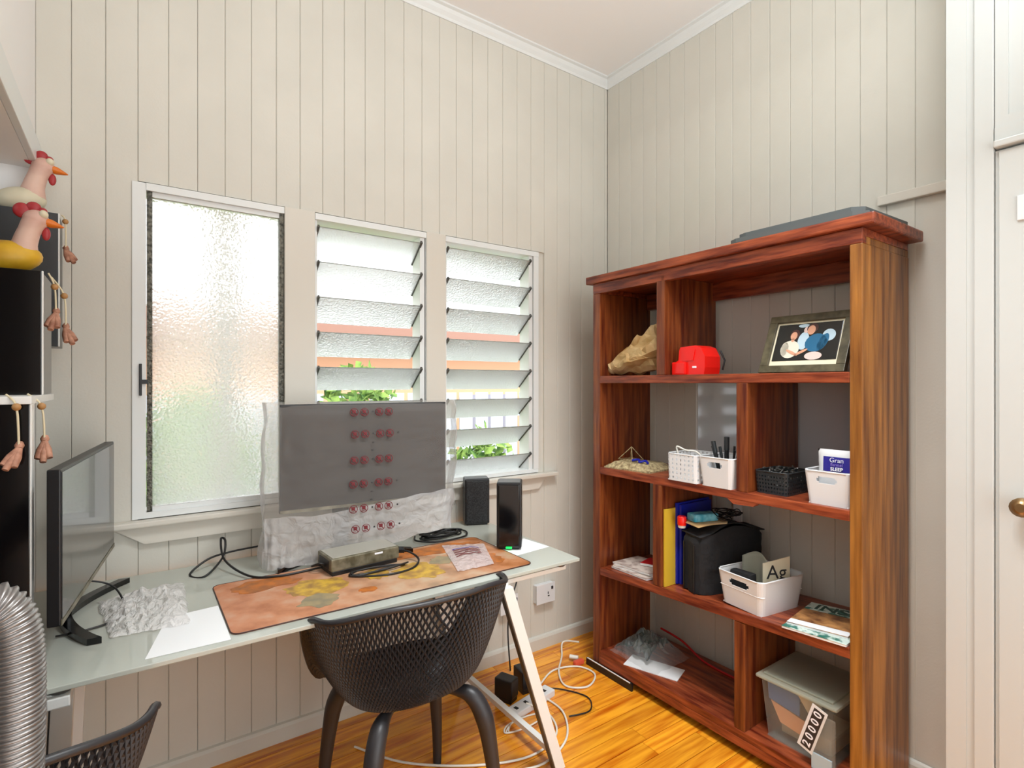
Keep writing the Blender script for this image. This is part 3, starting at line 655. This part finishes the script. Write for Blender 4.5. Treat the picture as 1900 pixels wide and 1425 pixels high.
# number tag hanging on the tub's front
tg = thing('number_strip', (1.884, .915, .232), 'long white tag with black digits stuck on the clear tub', 'tag')
TG = Matrix.Rotation(R(18), 4, 'X')
B().box(-.0008, .0008, -.026, .026, -.085, .085, mtx=TG, bev=.0004).build('tag_sheet', 'white_plastic', tg)
B().box(-.0012, -.0008, -.0185, .0165, -.076, .076, mtx=TG).build('tag_window', 'dark_print', tg)
for k, ch in enumerate('20000'):
    text('digit', ch, .036, Matrix.Translation(TG @ V((-.0016, -.001, -.06 + k * .0300))) @ TG @ FACE @ Matrix.Rotation(pi / 2, 4, 'Z'), 'white_print', tg, bold=.0006)
t = thing('blue_sleeve', (1.887, .888, .1), 'pale blue plastic sleeve standing in front of the clear tub', 'sleeve')
B().box(-.003, .003, -.035, .03, .001, .055, bev=.001).build('insert_card', 'shirt_pale', t); B().box(-.004, .004, -.045, .03, .001, .19, bev=.001).build('sleeve_sheet', 'tub_film', t)

# ------------------------------------------------------------------ desk
dk = thing('glass_desk', (.455, 1.88, 0), 'long pale frosted glass desk under the windows', 'desk')
B().box(-.46, 1.37, 1.51, 2.238, .738, .75, bev=.002).build('glass_top', 'desk_glass', dk, True)
def trestle(xt, s):
    t = thing('desk_trestle', (xt, 1.88, 0), 'white metal trestle under the %s end of the glass desk' % ('right' if s > 0 else 'left'), 'trestle')
    B().box(xt - .02, xt + .02, 1.515, 2.2, .70, .724, bev=.003).build('top_rail', 'white_metal', t, True)
    B().box(min(xt, xt + s * .29), max(xt, xt + s * .29), 1.53, 1.565, .712, .727, bev=.002).build('outrigger', 'white_metal', t, True)
    for yv in ((1.505, 2.17) if s > 0 else (1.64, 2.17)):
        sh = Matrix(((1, 0, -s * (.33 if s > 0 else .04), 0), (0, 1, 0, 0), (0, 0, 1, 0), (0, 0, 0, 1)))
        T = Matrix.Translation((xt + s * (.245 if s > 0 else .03), yv, 0)) @ sh
        B().box(-.021, .021, 0, .03, 0, .71, mtx=T, bev=.002).build('leg', 'white_metal', t, True)
        B().box(-.0245, -.0215, .003, .027, 0, .70, mtx=T).build('leg_edge_strip', 'clip_metal', t, True)
    fx = xt + s * (.228 if s > 0 else .028)
    B().box(fx - .012, fx + .012, 1.53 if s > 0 else 1.66, 2.18, .05, .07).build('foot_rail', 'white_metal', t, True)
    for xx in (xt, xt + s * .27):
        for yv in (1.548, 2.16):
            if xx == xt or yv < 2: B().lathe([(.022, .7255), (.024, .729), (.024, .7375)], 16, Matrix.Translation((xx, yv, 0))).build('suction_pad', 'clip_metal', t, True)
trestle(1.03, 1); trestle(-.13, -1)

# desk mat with map print
dm = thing('desk_mat', (.21, 1.555, .75), 'large desk mat printed with an antique world map', 'desk mat')
def rrect(w_, d_, r, n=5):
    out = []
    for cx, cy, a0 in ((w_ - r, d_ - r, 0), (r, d_ - r, 90), (r, r, 180), (w_ - r, r, 270)):
        out += [(cx + r * cos(R(a0 + 90 * i / n)), cy + r * sin(R(a0 + 90 * i / n))) for i in range(n + 1)]
    return out
B().prism(rrect(.975, .415, .025), 0.0002, .003).build('mat_base', 'map_print', dm)
B().tube([(x, yv, .0025) for x, yv in rrect(.975, .415, .025)], .0018, 5, closed=True).build('stitched_edge', 'hair', dm)
def land(nm, m, cx, cy, rx, ry, seed, lay=0):
    p = [(cx + rx * cos(a) * (1 + .45 * nz(cos(a) + seed, sin(a), 0, 2.2)), cy + ry * sin(a) * (1 + .45 * nz(sin(a) + seed, cos(a), 4, 2.2))) for a in [2 * pi * i / 40 for i in range(40)]]
    p = [(min(max(a, .02), .955), min(max(b_, .015), .4)) for a, b_ in p]
    B().prism(p, .003, .0034 + lay * .0003, 'z').build(nm, m, dm)
for k_, a_ in enumerate([('land_yellow', .28, .21, .10, .075, 1), ('land_grey', .25, .10, .055, .05, 5), ('land_orange', .13, .33, .10, .05, 3), ('land_yellow', .60, .16, .085, .085, 8),
                         ('land_orange', .75, .34, .17, .05, 11), ('land_orange', .86, .14, .07, .07, 13), ('land_grey', .44, .34, .08, .04, 17), ('land_grey', .72, .22, .05, .04, 21),
                         ('land_orange', .40, .10, .03, .02, 25), ('land_yellow', .47, .22, .04, .05, 31)]):
    land('printed_land', *a_, lay=k_ % 5)

# adapter brick and its cables
br = thing('power_brick', (.665, 1.90, .753), 'silver and black power adapter brick lying on the desk mat', 'power adapter', R(4))
B().box(-.125, .125, -.065, .065, .016, .06, bev=.005).build('upper_shell', 'brick_silver', br)
B().box(-.118, .118, -.058, .058, .0595, .0615, bev=.001).build('top_plate', 'brick_top', br)
B().box(-.12, .12, -.06, .06, .0, .016, bev=.003).build('lower_shell', 'dark_plastic', br)
for sx in (-1, 1): B().box(sx * .1235 - .0035, sx * .1235 + .0035, -.045, .045, .02, .05, bev=.002).build('end_cap', 'dark_plastic', br)
B().box(.03, .06, -.066, -.0648, .046, .052).build('small_label', 'white_print', br)
def cable(name, pts, r, m, label, sub=6, plug=None):
    t = thing(name, pts[0], label, 'cable'); B().tube(pts, r, 6, sub=sub).build('cord', m, t, True)
    if plug: 
        a, b_, rr = plug; B().tube([a, b_], rr, 8).build('plug', 'dark_plastic' if m != 'cable_white' else m, t, True)
    return t
zd = .7535
cable('adapter_cable', [(.40, 2.215, .79), (.30, 2.20, .79), (.22, 2.17, .785), (.16, 2.13, zd), (.20, 2.08, zd), (.26, 2.14, .79), (.275, 2.19, .835), (.262, 2.2, .84), (.265, 2.12, .785), (.32, 1.98, .76), (.40, 1.93, .758), (.50, 1.93, .758), (.535, 1.90, .77)], .0038, 'cable_black', 'thin black cable looping up from the desk left of the wrapped monitor', plug=((.40, 2.215, .79), (.44, 2.215, .79), .008))
cable('brick_output_lead', [(.795, 1.885, .785), (.83, 1.85, .785), (.85, 1.80, .766), (.80, 1.745, .7575), (.70, 1.735, .7575), (.60, 1.79, .7575), (.62, 1.825, .7575)], .0038, 'cable_black', 'black lead curving from the right end of the power brick', plug=((.797, 1.888, .785), (.825, 1.87, .785), .011))
cable('brick_tail_lead', [(.545, 1.88, .78), (.52, 1.88, .79), (.505, 1.91, .775), (.52, 1.95, .765), (.55, 1.93, .765)], .0035, 'cable_black', 'short black lead bent tight at the left end of the brick')
rnd = random.Random(3); pts = [V((.70 + .10 * cos(k * 1.1) + rnd.uniform(-.01, .01), 1.795 + .018 * sin(k * 1.1), .7575 + .004 * (k % 3))) for k in range(18)]
cable('coiled_lead', pts, .003, 'cable_black', 'coiled black lead bunched in front of the power brick')
pts = [V((1.075 + .085 * cos(k * .9) + rnd.uniform(-.02, .02), 2.06 + .035 * sin(k * .9) + rnd.uniform(-.01, .01), .7545 + .004 * (k % 5) + .0)) for k in range(40)]
cable('cable_bundle', pts, .0035, 'cable_black', 'bundle of black cables between the wrapped monitor and the rear speaker', sub=4)
cable('stray_cable', [(1.10, 2.13, .758), (1.19, 2.07, .758), (1.15, 1.985, .758), (1.02, 1.975, .7585), (.95, 2.03, .76), (.97, 2.09, .76)], .0038, 'cable_black', 'single black cable arching in front of the cable bundle')

# packets on desk
t = thing('zip_packet', (1.03, 1.75, .754), 'small clear zip packet with red writing on the desk mat', 'packet')
q = [(-.02, .175), (.13, .10), (.03, -.13), (-.115, -.125)]
def quad(q, u, v): a = V(q[3]).lerp(V(q[2]), u); b_ = V(q[0]).lerp(V(q[1]), u); return a.lerp(b_, v)
B().grid(lambda u, v: V((*quad(q, u, v), .003 + .012 * sin(pi * u) * sin(pi * v) + .004 * nz(u, v, 0, 9))), 20, 20, smooth=False).build('packet_film', 'zip_film', t)
for k in range(5):
    v0 = .42 + .07 * k; B().grid(lambda u, v: V((*quad(q, .15 + .65 * u, v0 + .025 * v), .006 + .012 * sin(pi * (.15 + .65 * u)) * sin(pi * v0) + .004 * nz(.15 + .65 * u, v0, 0, 9))), 12, 1).build('printed_line', 'red_print' if k != 4 else 'navy_print', t)
t = thing('crumpled_bag', (.04, 1.86, .751), 'crumpled clear white plastic bag at the left of the desk', 'bag')
q = [(-.125, .16), (.10, .20), (.085, -.165), (-.085, -.145)]
B().grid(lambda u, v: V((*(quad(q, u, v) + V((.012 * nz(u, v, 3, 8), .012 * nz(v, u, 7, 8)))), .003 + (sin(pi * u) * sin(pi * v)) ** .5 * (.018 + .035 * abs(nz(u, v, 0, 6)) + .012 * nz(u, v, 5, 16)))), 46, 46, smooth=False).build('bag_film', 'bag_film', t)
t = thing('window_reflection_sheet', (.17, 1.62, .7505), 'white sheet standing in for the window reflection by the left edge of the desk mat', 'paper')  # window's reflection on the desk glass, put in as a flat white sheet
B().prism([(-.145, -.08), (.036, -.085), (.036, .17), (-.09, .16)], 0, .0012).build('sheet', 'paper', t)
t = thing('note_paper', (1.24, 1.745, .7505), 'white note paper under the front speaker', 'paper', .1)
B().box(-.1, .115, -.075, .075, 0, .0012).build('sheet', 'paper', t)

# speakers
def speaker(loc, rz, w_, d_, h_, label, grille_front=True):
    t = thing('speaker', loc, label, 'speaker', rz)
    B().box(-w_ / 2, w_ / 2, -d_ / 2, d_ / 2, .006, h_, bev=.006).build('cabinet', 'dark_plastic', t)
    B().box(-w_ / 2 + .008, w_ / 2 - .008, -d_ / 2 - .005, -d_ / 2 + .001, .014, h_ - .008, bev=.003).build('grille', 'grille' if grille_front else 'gloss_black', t)
    B().box(-w_ / 2 + .01, w_ / 2 - .01, -d_ / 2 + .01, d_ / 2 - .01, .0, .007).build('foot', 'dark_plastic', t)
    B().box(-w_ / 2 + .006, w_ / 2 - .006, -d_ / 2 + .006, d_ / 2 - .006, h_ - .002, h_ + .001).build('top_plate', 'slate_panel', t)
    return t
speaker((1.315, 2.165, .7505), R(-24), .115, .085, .213, 'small black speaker with a speckled grille standing under the sill')
s2 = speaker((1.235, 1.775, .7520), R(-38), .098, .10, .262, 'taller glossy black speaker at the right end of the desk', False)
B().box(-.012, .012, -.058, -.052, .006, .014, bev=.002).build('status_light', 'green_led', s2)

# ------------------------------------------------------------------ monitors
def monitor(loc, rz, w_, h_, zb, label, scr, feet, off=0):
    """screen faces local -y; zb = height of the lower edge above the desk"""
    t = thing('monitor', loc, label, 'monitor', rz)
    B().box(-w_ / 2, w_ / 2, -.012, .012, zb, zb + h_, bev=.003).build('housing', 'dark_plastic', t)
    B().box(-w_ / 2 + .007, w_ / 2 - .007, -.0135, -.012, zb + .014, zb + h_ - .007).build('screen', scr, t)
    B().box(-w_ / 2 + .002, w_ / 2 - .002, -.0145, -.012, zb + .001, zb + .012).build('lower_bezel', 'brick_silver', t)
    B().box(-.14, .14, .012, .055, zb + .05, zb + h_ - .09, bev=.015).build('rear_bulge', 'gloss_black', t)
    B().box(off - .03, off + .03, .05, .078, .02, zb + h_ * .5, bev=.008).build('stand_neck', 'gloss_black', t)
    for s_ in (-1, 1):
        c = [(0, .07, .012)] + [(s_ * a, b_, .012) for a, b_ in feet]
        vs = []
        b = B()
        pts = [V((off, .07, 0)), V((off + s_ * feet[0][0], feet[0][1], 0)), V((off + s_ * feet[1][0], feet[1][1], 0))]
        def PT(u): return pts[0] * (1 - u) ** 2 + pts[1] * 2 * u * (1 - u) + pts[2] * u * u
        b.grid(lambda u, v: PT(u) + V((0, 0, .0005)) + V((0, (v - .5) * .03, 0)), 14, 1)
        k = len(b.v); n_ = 15
        top = [V(p) + V((0, 0, .016)) for p in b.v[:k]]
        b.add(top, [(i, i + 1, n_ + i + 1, n_ + i) for i in range(14)], True)
        for row in (0, n_): b.add([b.v[row + i] for i in range(n_)] + [tuple(V(b.v[row + i]) + V((0, 0, .016))) for i in range(n_)], [(i, i + 1, n_ + i + 1, n_ + i) for i in range(14)])
        for e in (0, 14): b.add([b.v[e], b.v[n_ + e], tuple(V(b.v[n_ + e]) + V((0, 0, .016))), tuple(V(b.v[e]) + V((0, 0, .016)))], [(0, 1, 2, 3)])
        b.build('stand_foot', 'gloss_black', t)
    return t
m1 = monitor((-.098, 1.82, .7505), math.atan2(.64, .077), .645, .335, .132, 'black monitor seen edge-on at the left end of the desk', 'screen_black', [(.12, .05), (.235, -.035)], .12)
cable('monitor_lead', [(-.16, 1.99, .83), (-.10, 2.0, .825), (-.045, 1.99, .80), (-.018, 1.93, .76), (-.03, 1.84, .7555), (-.10, 1.80, .7555), (-.16, 1.80, .7555)], .0028, 'cable_black', 'thin black lead beside the foot of the left monitor')
MR = -math.atan2(.0895, .9959)
m2 = monitor((.742, 2.018, .7505), MR, .632, .388, .188, 'large monitor still wrapped in plastic film in front of the louvres', 'screen_matte', [(.12, .02), (.24, -.07)], -.09)
wp = thing('plastic_wrap', (.742, 2.018, .7505), 'loose milky plastic film printed in red draped over the large monitor', 'plastic wrap', MR)
def wrapf(u, v):
    a = 2 * pi * u; ca, sa = cos(a), sin(a); k = v
    hw = .375 - .012 * v + .010 * nz(v, sa, 0, 5); hy = .050 + .030 * (1 - v) ** 2
    hw -= .045 * (1 - v) ** 2 * (ca > 0)
    x = hw * (abs(ca) ** .35) * math.copysign(1, ca); yv = hy * (abs(sa) ** .5) * math.copysign(1, sa)
    if v > .93: f = (v - .93) / .07; yv *= 1 - .75 * f
    side = max(0, abs(x) / hw - .86) / .14
    fr = .006 * nz(x, v * .6, sa, 9) + .004 * nz(x, v, 2, 26)
    yv += fr * (1 if v < .9 else .4); x += side * .012 * nz(v, ca, 1, 7)
    z = .012 + v * .572 + (.010 * nz(x, 0, 0, 12) + .055 * min(1, max(0, (x + .12) / .3))) * (1 - v)
    if v < .12: yv *= 1 + .25 * nz(x, sa, 0, 14)
    return V((x, yv + .012, z))
b = B().grid(wrapf, 120, 60); b.build('film', 'wrap_film', wp)
b = B().grid(lambda u, v: wrapf(.5 + (u - .5) * .10, v) + V((-.003, 0, 0)), 8, 40); b.build('left_fold', 'wrap_fold', wp)
b = B().grid(lambda u, v: wrapf(.0 + (u - .5) * .09, v) + V((.003, 0, 0)), 8, 40); b.build('right_fold', 'wrap_fold', wp)
b = B().grid(lambda u, v: wrapf(.53 + u * .44, v * .30) + V((0, -.004 - .008 * sin(v * 3 + u * 9), 0)), 50, 16, smooth=True); b.build('bunched_hem', 'wrap_fold', wp)
for k, (zc, xs) in enumerate([(1.295, 0), (1.213, .002), (1.117, -.002), (1.03, -.006), (.942, -.01), (.87, -.004)]):
    for dx in (-.064, -.026, .030, .067):
        b = B(); cx, cz = dx + xs, zc - .7505
        yf = min(wrapf(u_ / 200, cz / .584).y for u_ in range(140, 161, 2)) - (.009 if cz > .2 else .02)
        b.tube([(cx + .0145 * cos(a), yf, cz + .0145 * sin(a)) for a in [2 * pi * i / 16 for i in range(16)]], .0013, 5, closed=True)
        b.tube([(cx - .011, yf, cz + .011), (cx + .011, yf, cz - .011)], .0018, 5)
        b.box(cx - .007, cx + .006, yf - .001, yf + .001, cz - .004, cz + .009); b.tube([(cx - .009, yf, cz - .009), (cx + .002, yf, cz - .009)], .0014, 5)
        b.build('printed_symbol', 'red_print', wp)
    b = B().box(.002 + xs, .008 + xs, yf - .001, yf + .001, cz - .002, cz + .004)
    if k in (1, 3): b.box(.0 + xs, .007 + xs, yf - .002, yf, cz - .034, cz - .03).box(-.002 + xs, .006 + xs, yf - .002, yf, cz - .064, cz - .059)
    if k != 0 and k != 2: b.box(.098 + xs, .104 + xs, yf - .001, yf + .001, cz - .002, cz + .004)
    b.build('printed_dots', 'dark_print', wp)

# ------------------------------------------------------------------ chairs
def shell_pt(th, v):
    """tub shell: th=0 back, v 0 centre .. 1 rim"""
    a = abs(th)
    def sm(e0, e1, t): t = max(0, min(1, (t - e0) / (e1 - e0))); return t * t * (3 - 2 * t)
    h = .80 - .04 * sm(R(20), R(75), a) - .07 * sm(R(75), R(108), a) - .23 * sm(R(98), R(142), a)
    Rx, Ry = .312, (.235 if a < pi / 2 else .255)
    e = .85
    sx = math.copysign(abs(sin(th)) ** e, th); cy = math.copysign(abs(cos(th)) ** e, cos(th))
    f = [(0, 0), (.3, .42), (.45, .60), (.58, .71), (.72, .81), (.86, .91), (1, 1)]
    for (v0, f0), (v1, f1) in zip(f, f[1:]):
        if v <= v1 + 1e-9: ff = f0 + (f1 - f0) * (v - v0) / (v1 - v0); break
    g = 0 if v < .42 else ((v - .42) / .58) ** 1.55
    z0 = .452 + .012 * (v < .42) * 0 + .02 * sm(0, .42, v)
    z = z0 + (h - z0) * g
    return V((Rx * sx * ff, -Ry * cy * ff - .012, z))
def make_chair(loc, label):
    t = thing('tub_chair', loc, label, 'chair')
    NU, NV = 118, 42; vs = []; idx = {}
    def vid(i, j):
        i %= NU * 2
        if (i, j) not in idx: idx[(i, j)] = len(vs); vs.append(shell_pt(((i / (NU * 2)) * 2 - 1) * pi, .16 + .84 * j / NV))
        return idx[(i, j)]
    fs = []
    for j in range(0, NV):
        for i in range(NU):
            ii = 2 * i + (j % 2)
            if j + 2 <= NV: fs.append((vid(ii, j), vid(ii + 1, j + 1), vid(ii, j + 2), vid(ii - 1, j + 1)))
            if j == 0: fs.append((vid(ii, 0), vid(ii + 2, 0), vid(ii + 1, 1)))
            if j == NV: pass
    for i in range(NU):
        ii = 2 * i + (NV % 2); fs.append((vid(ii, NV), vid(ii + 1, NV - 1), vid(ii + 2, NV)))
    b = B().add(vs, fs); o = b.build('perforated_shell', 'chair_plastic', t)
    md = o.modifiers.new('lattice', 'WIREFRAME'); md.thickness = .0098; md.use_even_offset = False; md.use_boundary = True; md.use_replace = True
    rim_ = [shell_pt(((i / 96) * 2 - 1) * pi, 1) for i in range(96)]
    B().tube(rim_, .0085, 8, closed=True).build('rim', 'chair_plastic', t)
    B().lathe([(.01, .440), (.085, .440), (.09, .446), (.085, .462), (.01, .462)], 28, Matrix.Translation((0, -.012, 0)), 1.15, .95).build('seat_hub', 'chair_plastic', t)
    B().tube([(-.11, -.10, .446), (0, 0, .438), (.11, .10, .446)], .012, 8, sub=4).tube([(.11, -.10, .446), (0, 0, .438), (-.11, .10, .446)], .012, 8, sub=4).build('under_brace', 'chair_plastic', t)
    for sx in (-1, 1):
        for sy in (-1, 1):
            B().tube([(sx * .06, sy * .055, .446), (sx * .11, sy * .10, .448), (sx * .150, sy * .142, .435), (sx * .176, sy * .170, .375), (sx * .19, sy * .185, .28), (sx * .205, sy * .2, .12), (sx * .21, sy * .208, .0)], [.010, .016, .026, .028, .023, .018, .015], 12, sub=5).build('leg', 'chair_plastic', t)
    return t
ch = make_chair((.712, 1.585, 0), 'dark grey perforated tub chair pushed in at the glass desk')
c2 = copy_tree(ch); c2.location = (-.27, 1.36, 0); c2['label'] = 'dark perforated tub chair whose back just shows at the bottom left corner'
ch['group'] = c2['group'] = 'matching perforated tub chairs'

# ------------------------------------------------------------------ corrugated duct hose
hs = thing('duct_hose', (-.15, 1.06, 0), 'silver corrugated duct hose rising in front of the desk at the left', 'hose')
ctrl = [V(p) for p in [(-.12, .99, .02), (-.135, 1.03, .3), (-.142, 1.05, .6), (-.142, 1.05, .8), (-.14, 1.055, .95), (-.145, 1.06, 1.04), (-.165, 1.06, 1.08), (-.2, 1.05, 1.078), (-.235, 1.03, 1.03)]]
pts = []
for i in range(len(ctrl) - 1):
    g = lambda k: ctrl[max(0, min(len(ctrl) - 1, k))]
    a, b_, c, d = g(i - 1), g(i), g(i + 1), g(i + 2)
    for j in range(40): s_ = j / 40; pts.append(.5 * ((2 * b_) + (c - a) * s_ + (2 * a - 5 * b_ + 4 * c - d) * s_ * s_ + (3 * b_ - a - 3 * c + d) * s_ ** 3))
L_ = 0; res = []; rs = []; last = pts[0]; step = .00145; acc = 0
for p in pts[1:]:
    seg = (p - last).length
    while acc + seg >= step:
        last = last + (p - last) * ((step - acc) / seg); seg = (p - last).length; acc = 0; res.append(last.copy()); rs.append(0.0340 + .0030 * sin(2 * pi * len(res) / 4.5))
    acc += seg; last = p
B().tube(res, rs, 24).build('corrugated_tube', 'duct_metal', hs, True)
B().tube([(-.215, 1.045, 1.058), (-.262, 1.01, .99)], .039, 24).build('collar', 'dark_plastic', hs, True)
B().tube([(-.262, 1.01, .985), (-.30, .985, .94), (-.33, .97, .85), (-.33, .97, .0)], .036, 20, sub=5).build('outlet_pipe', 'dark_plastic', hs, True)

# ------------------------------------------------------------------ stepped black display unit and its ornaments
su = thing('display_stand', (-.31, 1.9, .7505), 'stepped black display stand with white edging at the left', 'display stand')
ub = lambda n, m, *a, bev=.0015: B().box(*a, bev=bev).build(n, m, su, True)
ub('lower_panel', 'gloss_black', -.45, -.178, 1.53, 1.56, .7505, 1.357); ub('edge_strip', 'white_metal', -.178, -.1745, 1.528, 1.562, .7505, 1.357)
ub('shelf_board', 'white_metal', -.45, -.1745, 1.525, 1.93, 1.357, 1.374)
ub('middle_box', 'gloss_black', -.45, -.178, 1.715, 1.91, 1.374, 1.672); ub('edge_strip', 'white_metal', -.178, -.1745, 1.713, 1.719, 1.374, 1.672)
ub('upper_box', 'slate_panel', -.45, -.178, 2.07, 2.19, 1.51, 1.902); ub('edge_strip', 'white_metal', -.178, -.1745, 2.068, 2.074, 1.51, 1.902)
ub('rear_upright', 'dark_plastic', -.47, -.45, 1.53, 2.19, .7505, 1.9)
def chicken(px, yv, zs, label, s=1.0, legs=()):
    t = thing('chicken_ornament', (px, yv, zs), label, 'ornament', group='shelf-sitting chicken ornaments')
    K = Matrix.Scale(s, 4)
    b = B().ball((-.05, 0, .04), (.075, .042, .04), 18, 12, mtx=Matrix.Rotation(R(-6), 4, 'Y')); b.v = [tuple(K @ V(v)) for v in b.v]; b.build('body', 'chicken_yellow', t)
    b = B().tube([(-.014, 0, .05), (-.010, 0, .08), (-.002, 0, .11), (.008, 0, .136)], [.032, .025, .0225, .025], 14, sub=5).ball((.010, 0, .140), (.027, .024, .025)); b.v = [tuple(K @ V(v)) for v in b.v]; b.build('neck', 'chicken_pink', t)
    b = B().ball((-.016, 0, .160), (.018, .008, .019)).ball((.006, 0, .171), (.015, .008, .014)).ball((.023, 0, .164), (.010, .006, .009)); b.v = [tuple(K @ V(v)) for v in b.v]; b.build('comb', 'comb_red', t)
    b = B().lathe([(.014, 0), (.013, .014), (.006, .030), (.0015, .038)], 12, Matrix.Translation((.028, 0, .138)) @ Matrix.Rotation(R(103), 4, 'Y'), .8, 1); b.v = [tuple(K @ V(v)) for v in b.v]; b.build('beak', 'beak_orange', t)
    b = B().ball((.030, 0, .108), (.009, .006, .017), 10, 7); b.v = [tuple(K @ V(v)) for v in b.v]; b.build('wattle', 'comb_red', t)
    b = B().ball((.026, -.012, .153), (.010, .012, .011), 10, 7); b.v = [tuple(K @ V(v)) for v in b.v]; b.build('eye', 'cream', t)
    for L_pts, fz in legs:
        lp = [V(p) - V((px, yv, zs)) for p in L_pts]
        g = B().tube(lp, .0022, 6, sub=4).build('leg_cord', 'cord', t)
        B().ball(lp[1], .008, 10, 7).build('knee_bead', 'knee_wood', g)
        e = lp[-1]; ft = B()
        for a, ln in ((-.45, .042), (0, .05), (.45, .042), (pi, .02)):
            d = V((sin(a) * .55 - .55 * cos(a) * fz, -cos(a) * .5, -.75 * abs(cos(a)) - .1)).normalized() * ln if a != pi else V((0, .01, .012))
            ft.tube([e, e + d * .5, e + d], [.006, .0085, .006], 8)
        ft.build('foot', 'terracotta', t)
    return t
chicken(-.208, 1.80, 1.672, 'yellow bodied chicken ornament sitting on the middle black box', 1.0,
        [([(-.17, 1.76, 1.675), (-.158, 1.76, 1.642), (-.155, 1.755, 1.575)], .3), ([(-.17, 1.82, 1.675), (-.145, 1.83, 1.63), (-.142, 1.83, 1.545)], -.6)])
c = chicken(-.228, 2.13, 1.902, 'pale chicken ornament perched on the top slate box', 1.05,
        [([(-.172, 2.1, 1.905), (-.163, 2.09, 1.885), (-.162, 2.09, 1.80)], -.8)])
for o_ in [x for x in bpy.data.objects if x.parent == c and x.name.startswith('body')]: o_.data.materials[0] = M['cream']; o_.scale = (.75, 1, .9); o_.location.x = .0
chicken(-.345, 1.63, 1.374, 'chicken ornament on the white shelf board, only its dangling feet in view', 1.0,
        [([(-.215, 1.53, 1.378), (-.197, 1.515, 1.352), (-.193, 1.515, 1.265)], .7), ([(-.19, 1.60, 1.378), (-.166, 1.60, 1.35), (-.161, 1.60, 1.27)], 0)])

# ------------------------------------------------------------------ sockets, adapters and cables by the wall
def outlet(x0, x1, z0, z1, label):
    t = thing('wall_socket', ((x0 + x1) / 2, W, z0), label, 'socket')
    B().box(x0, x1, W - .03, W, z0, z1, bev=.004).build('backing_box', 'white_plastic', t, True)
    B().box(x0 - .003, x1 + .003, W - .036, W - .03, z0 - .003, z1 + .003, bev=.002).build('face_plate', 'white_plastic', t, True)
    xm = (x0 + x1) / 2
    B().box(xm + .012, xm + .022, W - .038, W - .0355, z0 + .03, z0 + .036).box(xm + .012, xm + .016, W - .038, W - .0355, z0 + .042, z0 + .055).build('socket_slots', 'hole_dark', t, True)
    B().box(xm + .035, xm + .045, W - .041, W - .036, z1 - .03, z1 - .015).build('switch', 'dark_print', t, True)
outlet(1.725, 1.842, .25, .345, 'white double wall socket right of the desk trestle leg')
outlet(1.50, 1.60, .25, .335, 'white wall socket behind the desk trestle leg')
cable('wall_cable', [(1.60, 2.245, .70), (1.585, 2.245, .55), (1.61, 2.245, .42), (1.56, 2.22, .33), (1.52, 2.2, .20), (1.50, 2.15, .01)], .004, 'cable_black', 'black cable running down the wall beside the sockets')
def adapter(x, yv, rz, label):
    t = thing('plug_adapter', (x, yv, 0), label, 'adapter', rz)
    B().box(-.03, .03, -.045, .045, .02, .1, bev=.006).build('block', 'dark_plastic', t); B().box(-.028, .028, -.04, .04, .0, .02, bev=.003).build('pin_face', 'dark_plastic', t)
adapter(1.36, 1.98, .4, 'black plug adapter on the power board, left one'); adapter(1.47, 2.0, -.1, 'black plug adapter on the power board, right one')
t = thing('power_board', (1.42, 1.88, 0), 'white power board on the floor behind the chair leg', 'power board', .2)
B().box(-.13, .13, -.03, .03, 0, .03, bev=.004).build('strip', 'white_plastic', t)
for k in range(4): B().box(-.1 + k * .06, -.085 + k * .06, -.01, .01, .0295, .031).build('outlet_hole', 'hole_dark', t)
cable('white_loop_cable', [(1.55, 1.98, .006), (1.68, 2.04, .006), (1.80, 2.0, .006), (1.82, 1.90, .006), (1.72, 1.84, .006), (1.64, 1.90, .006), (1.68, 2.0, .012), (1.80, 2.12, .006), (1.86, 2.18, .04), (1.90, 2.1, .06)], .0045, 'cable_white', 'white cable curled in a ring on the floor beside the trestle leg', plug=((1.815, 2.075, .02), (1.84, 2.04, .02), .011))
tag(B().box(1.795, 1.85, 2.005, 2.03, .001, .024, bev=.005).build('orange_plug', 'orange_plug'), 'small orange-red plug against the foot of the bookcase', 'plug')
cable('white_floor_cable', [(1.38, 1.86, .035), (1.44, 1.78, .006), (1.38, 1.66, .006), (1.22, 1.62, .006), (1.02, 1.70, .006), (.82, 1.86, .006), (.70, 2.05, .006)], .0045, 'cable_white', 'white cable sweeping across the floor under the chair')
cable('white_arc_cable', [(1.50, 1.90, .006), (1.50, 1.76, .006), (1.40, 1.62, .006), (1.24, 1.56, .006), (1.10, 1.60, .006)], .0045, 'cable_white', 'second white cable bowing towards the trestle foot')
cable('black_floor_cable', [(1.52, 1.96, .006), (1.60, 1.90, .006), (1.66, 1.78, .006), (1.60, 1.70, .006), (1.50, 1.72, .006)], .003, 'cable_black', 'thin black cable on the floor right of the trestle leg')
rnd = random.Random(12); pts = [V((1.33 + .09 * cos(k * .8) + rnd.uniform(-.02, .02), 1.79 + .03 * sin(k * .8), .004 + .003 * (k % 4))) for k in range(22)]
cable('coiled_floor_cable', pts, .003, 'cable_white', 'bunched pale cables beside the power board')
cable('charger_cable', COILED, .004, 'cable_white', 'pale cable curling out of the holed white basket')
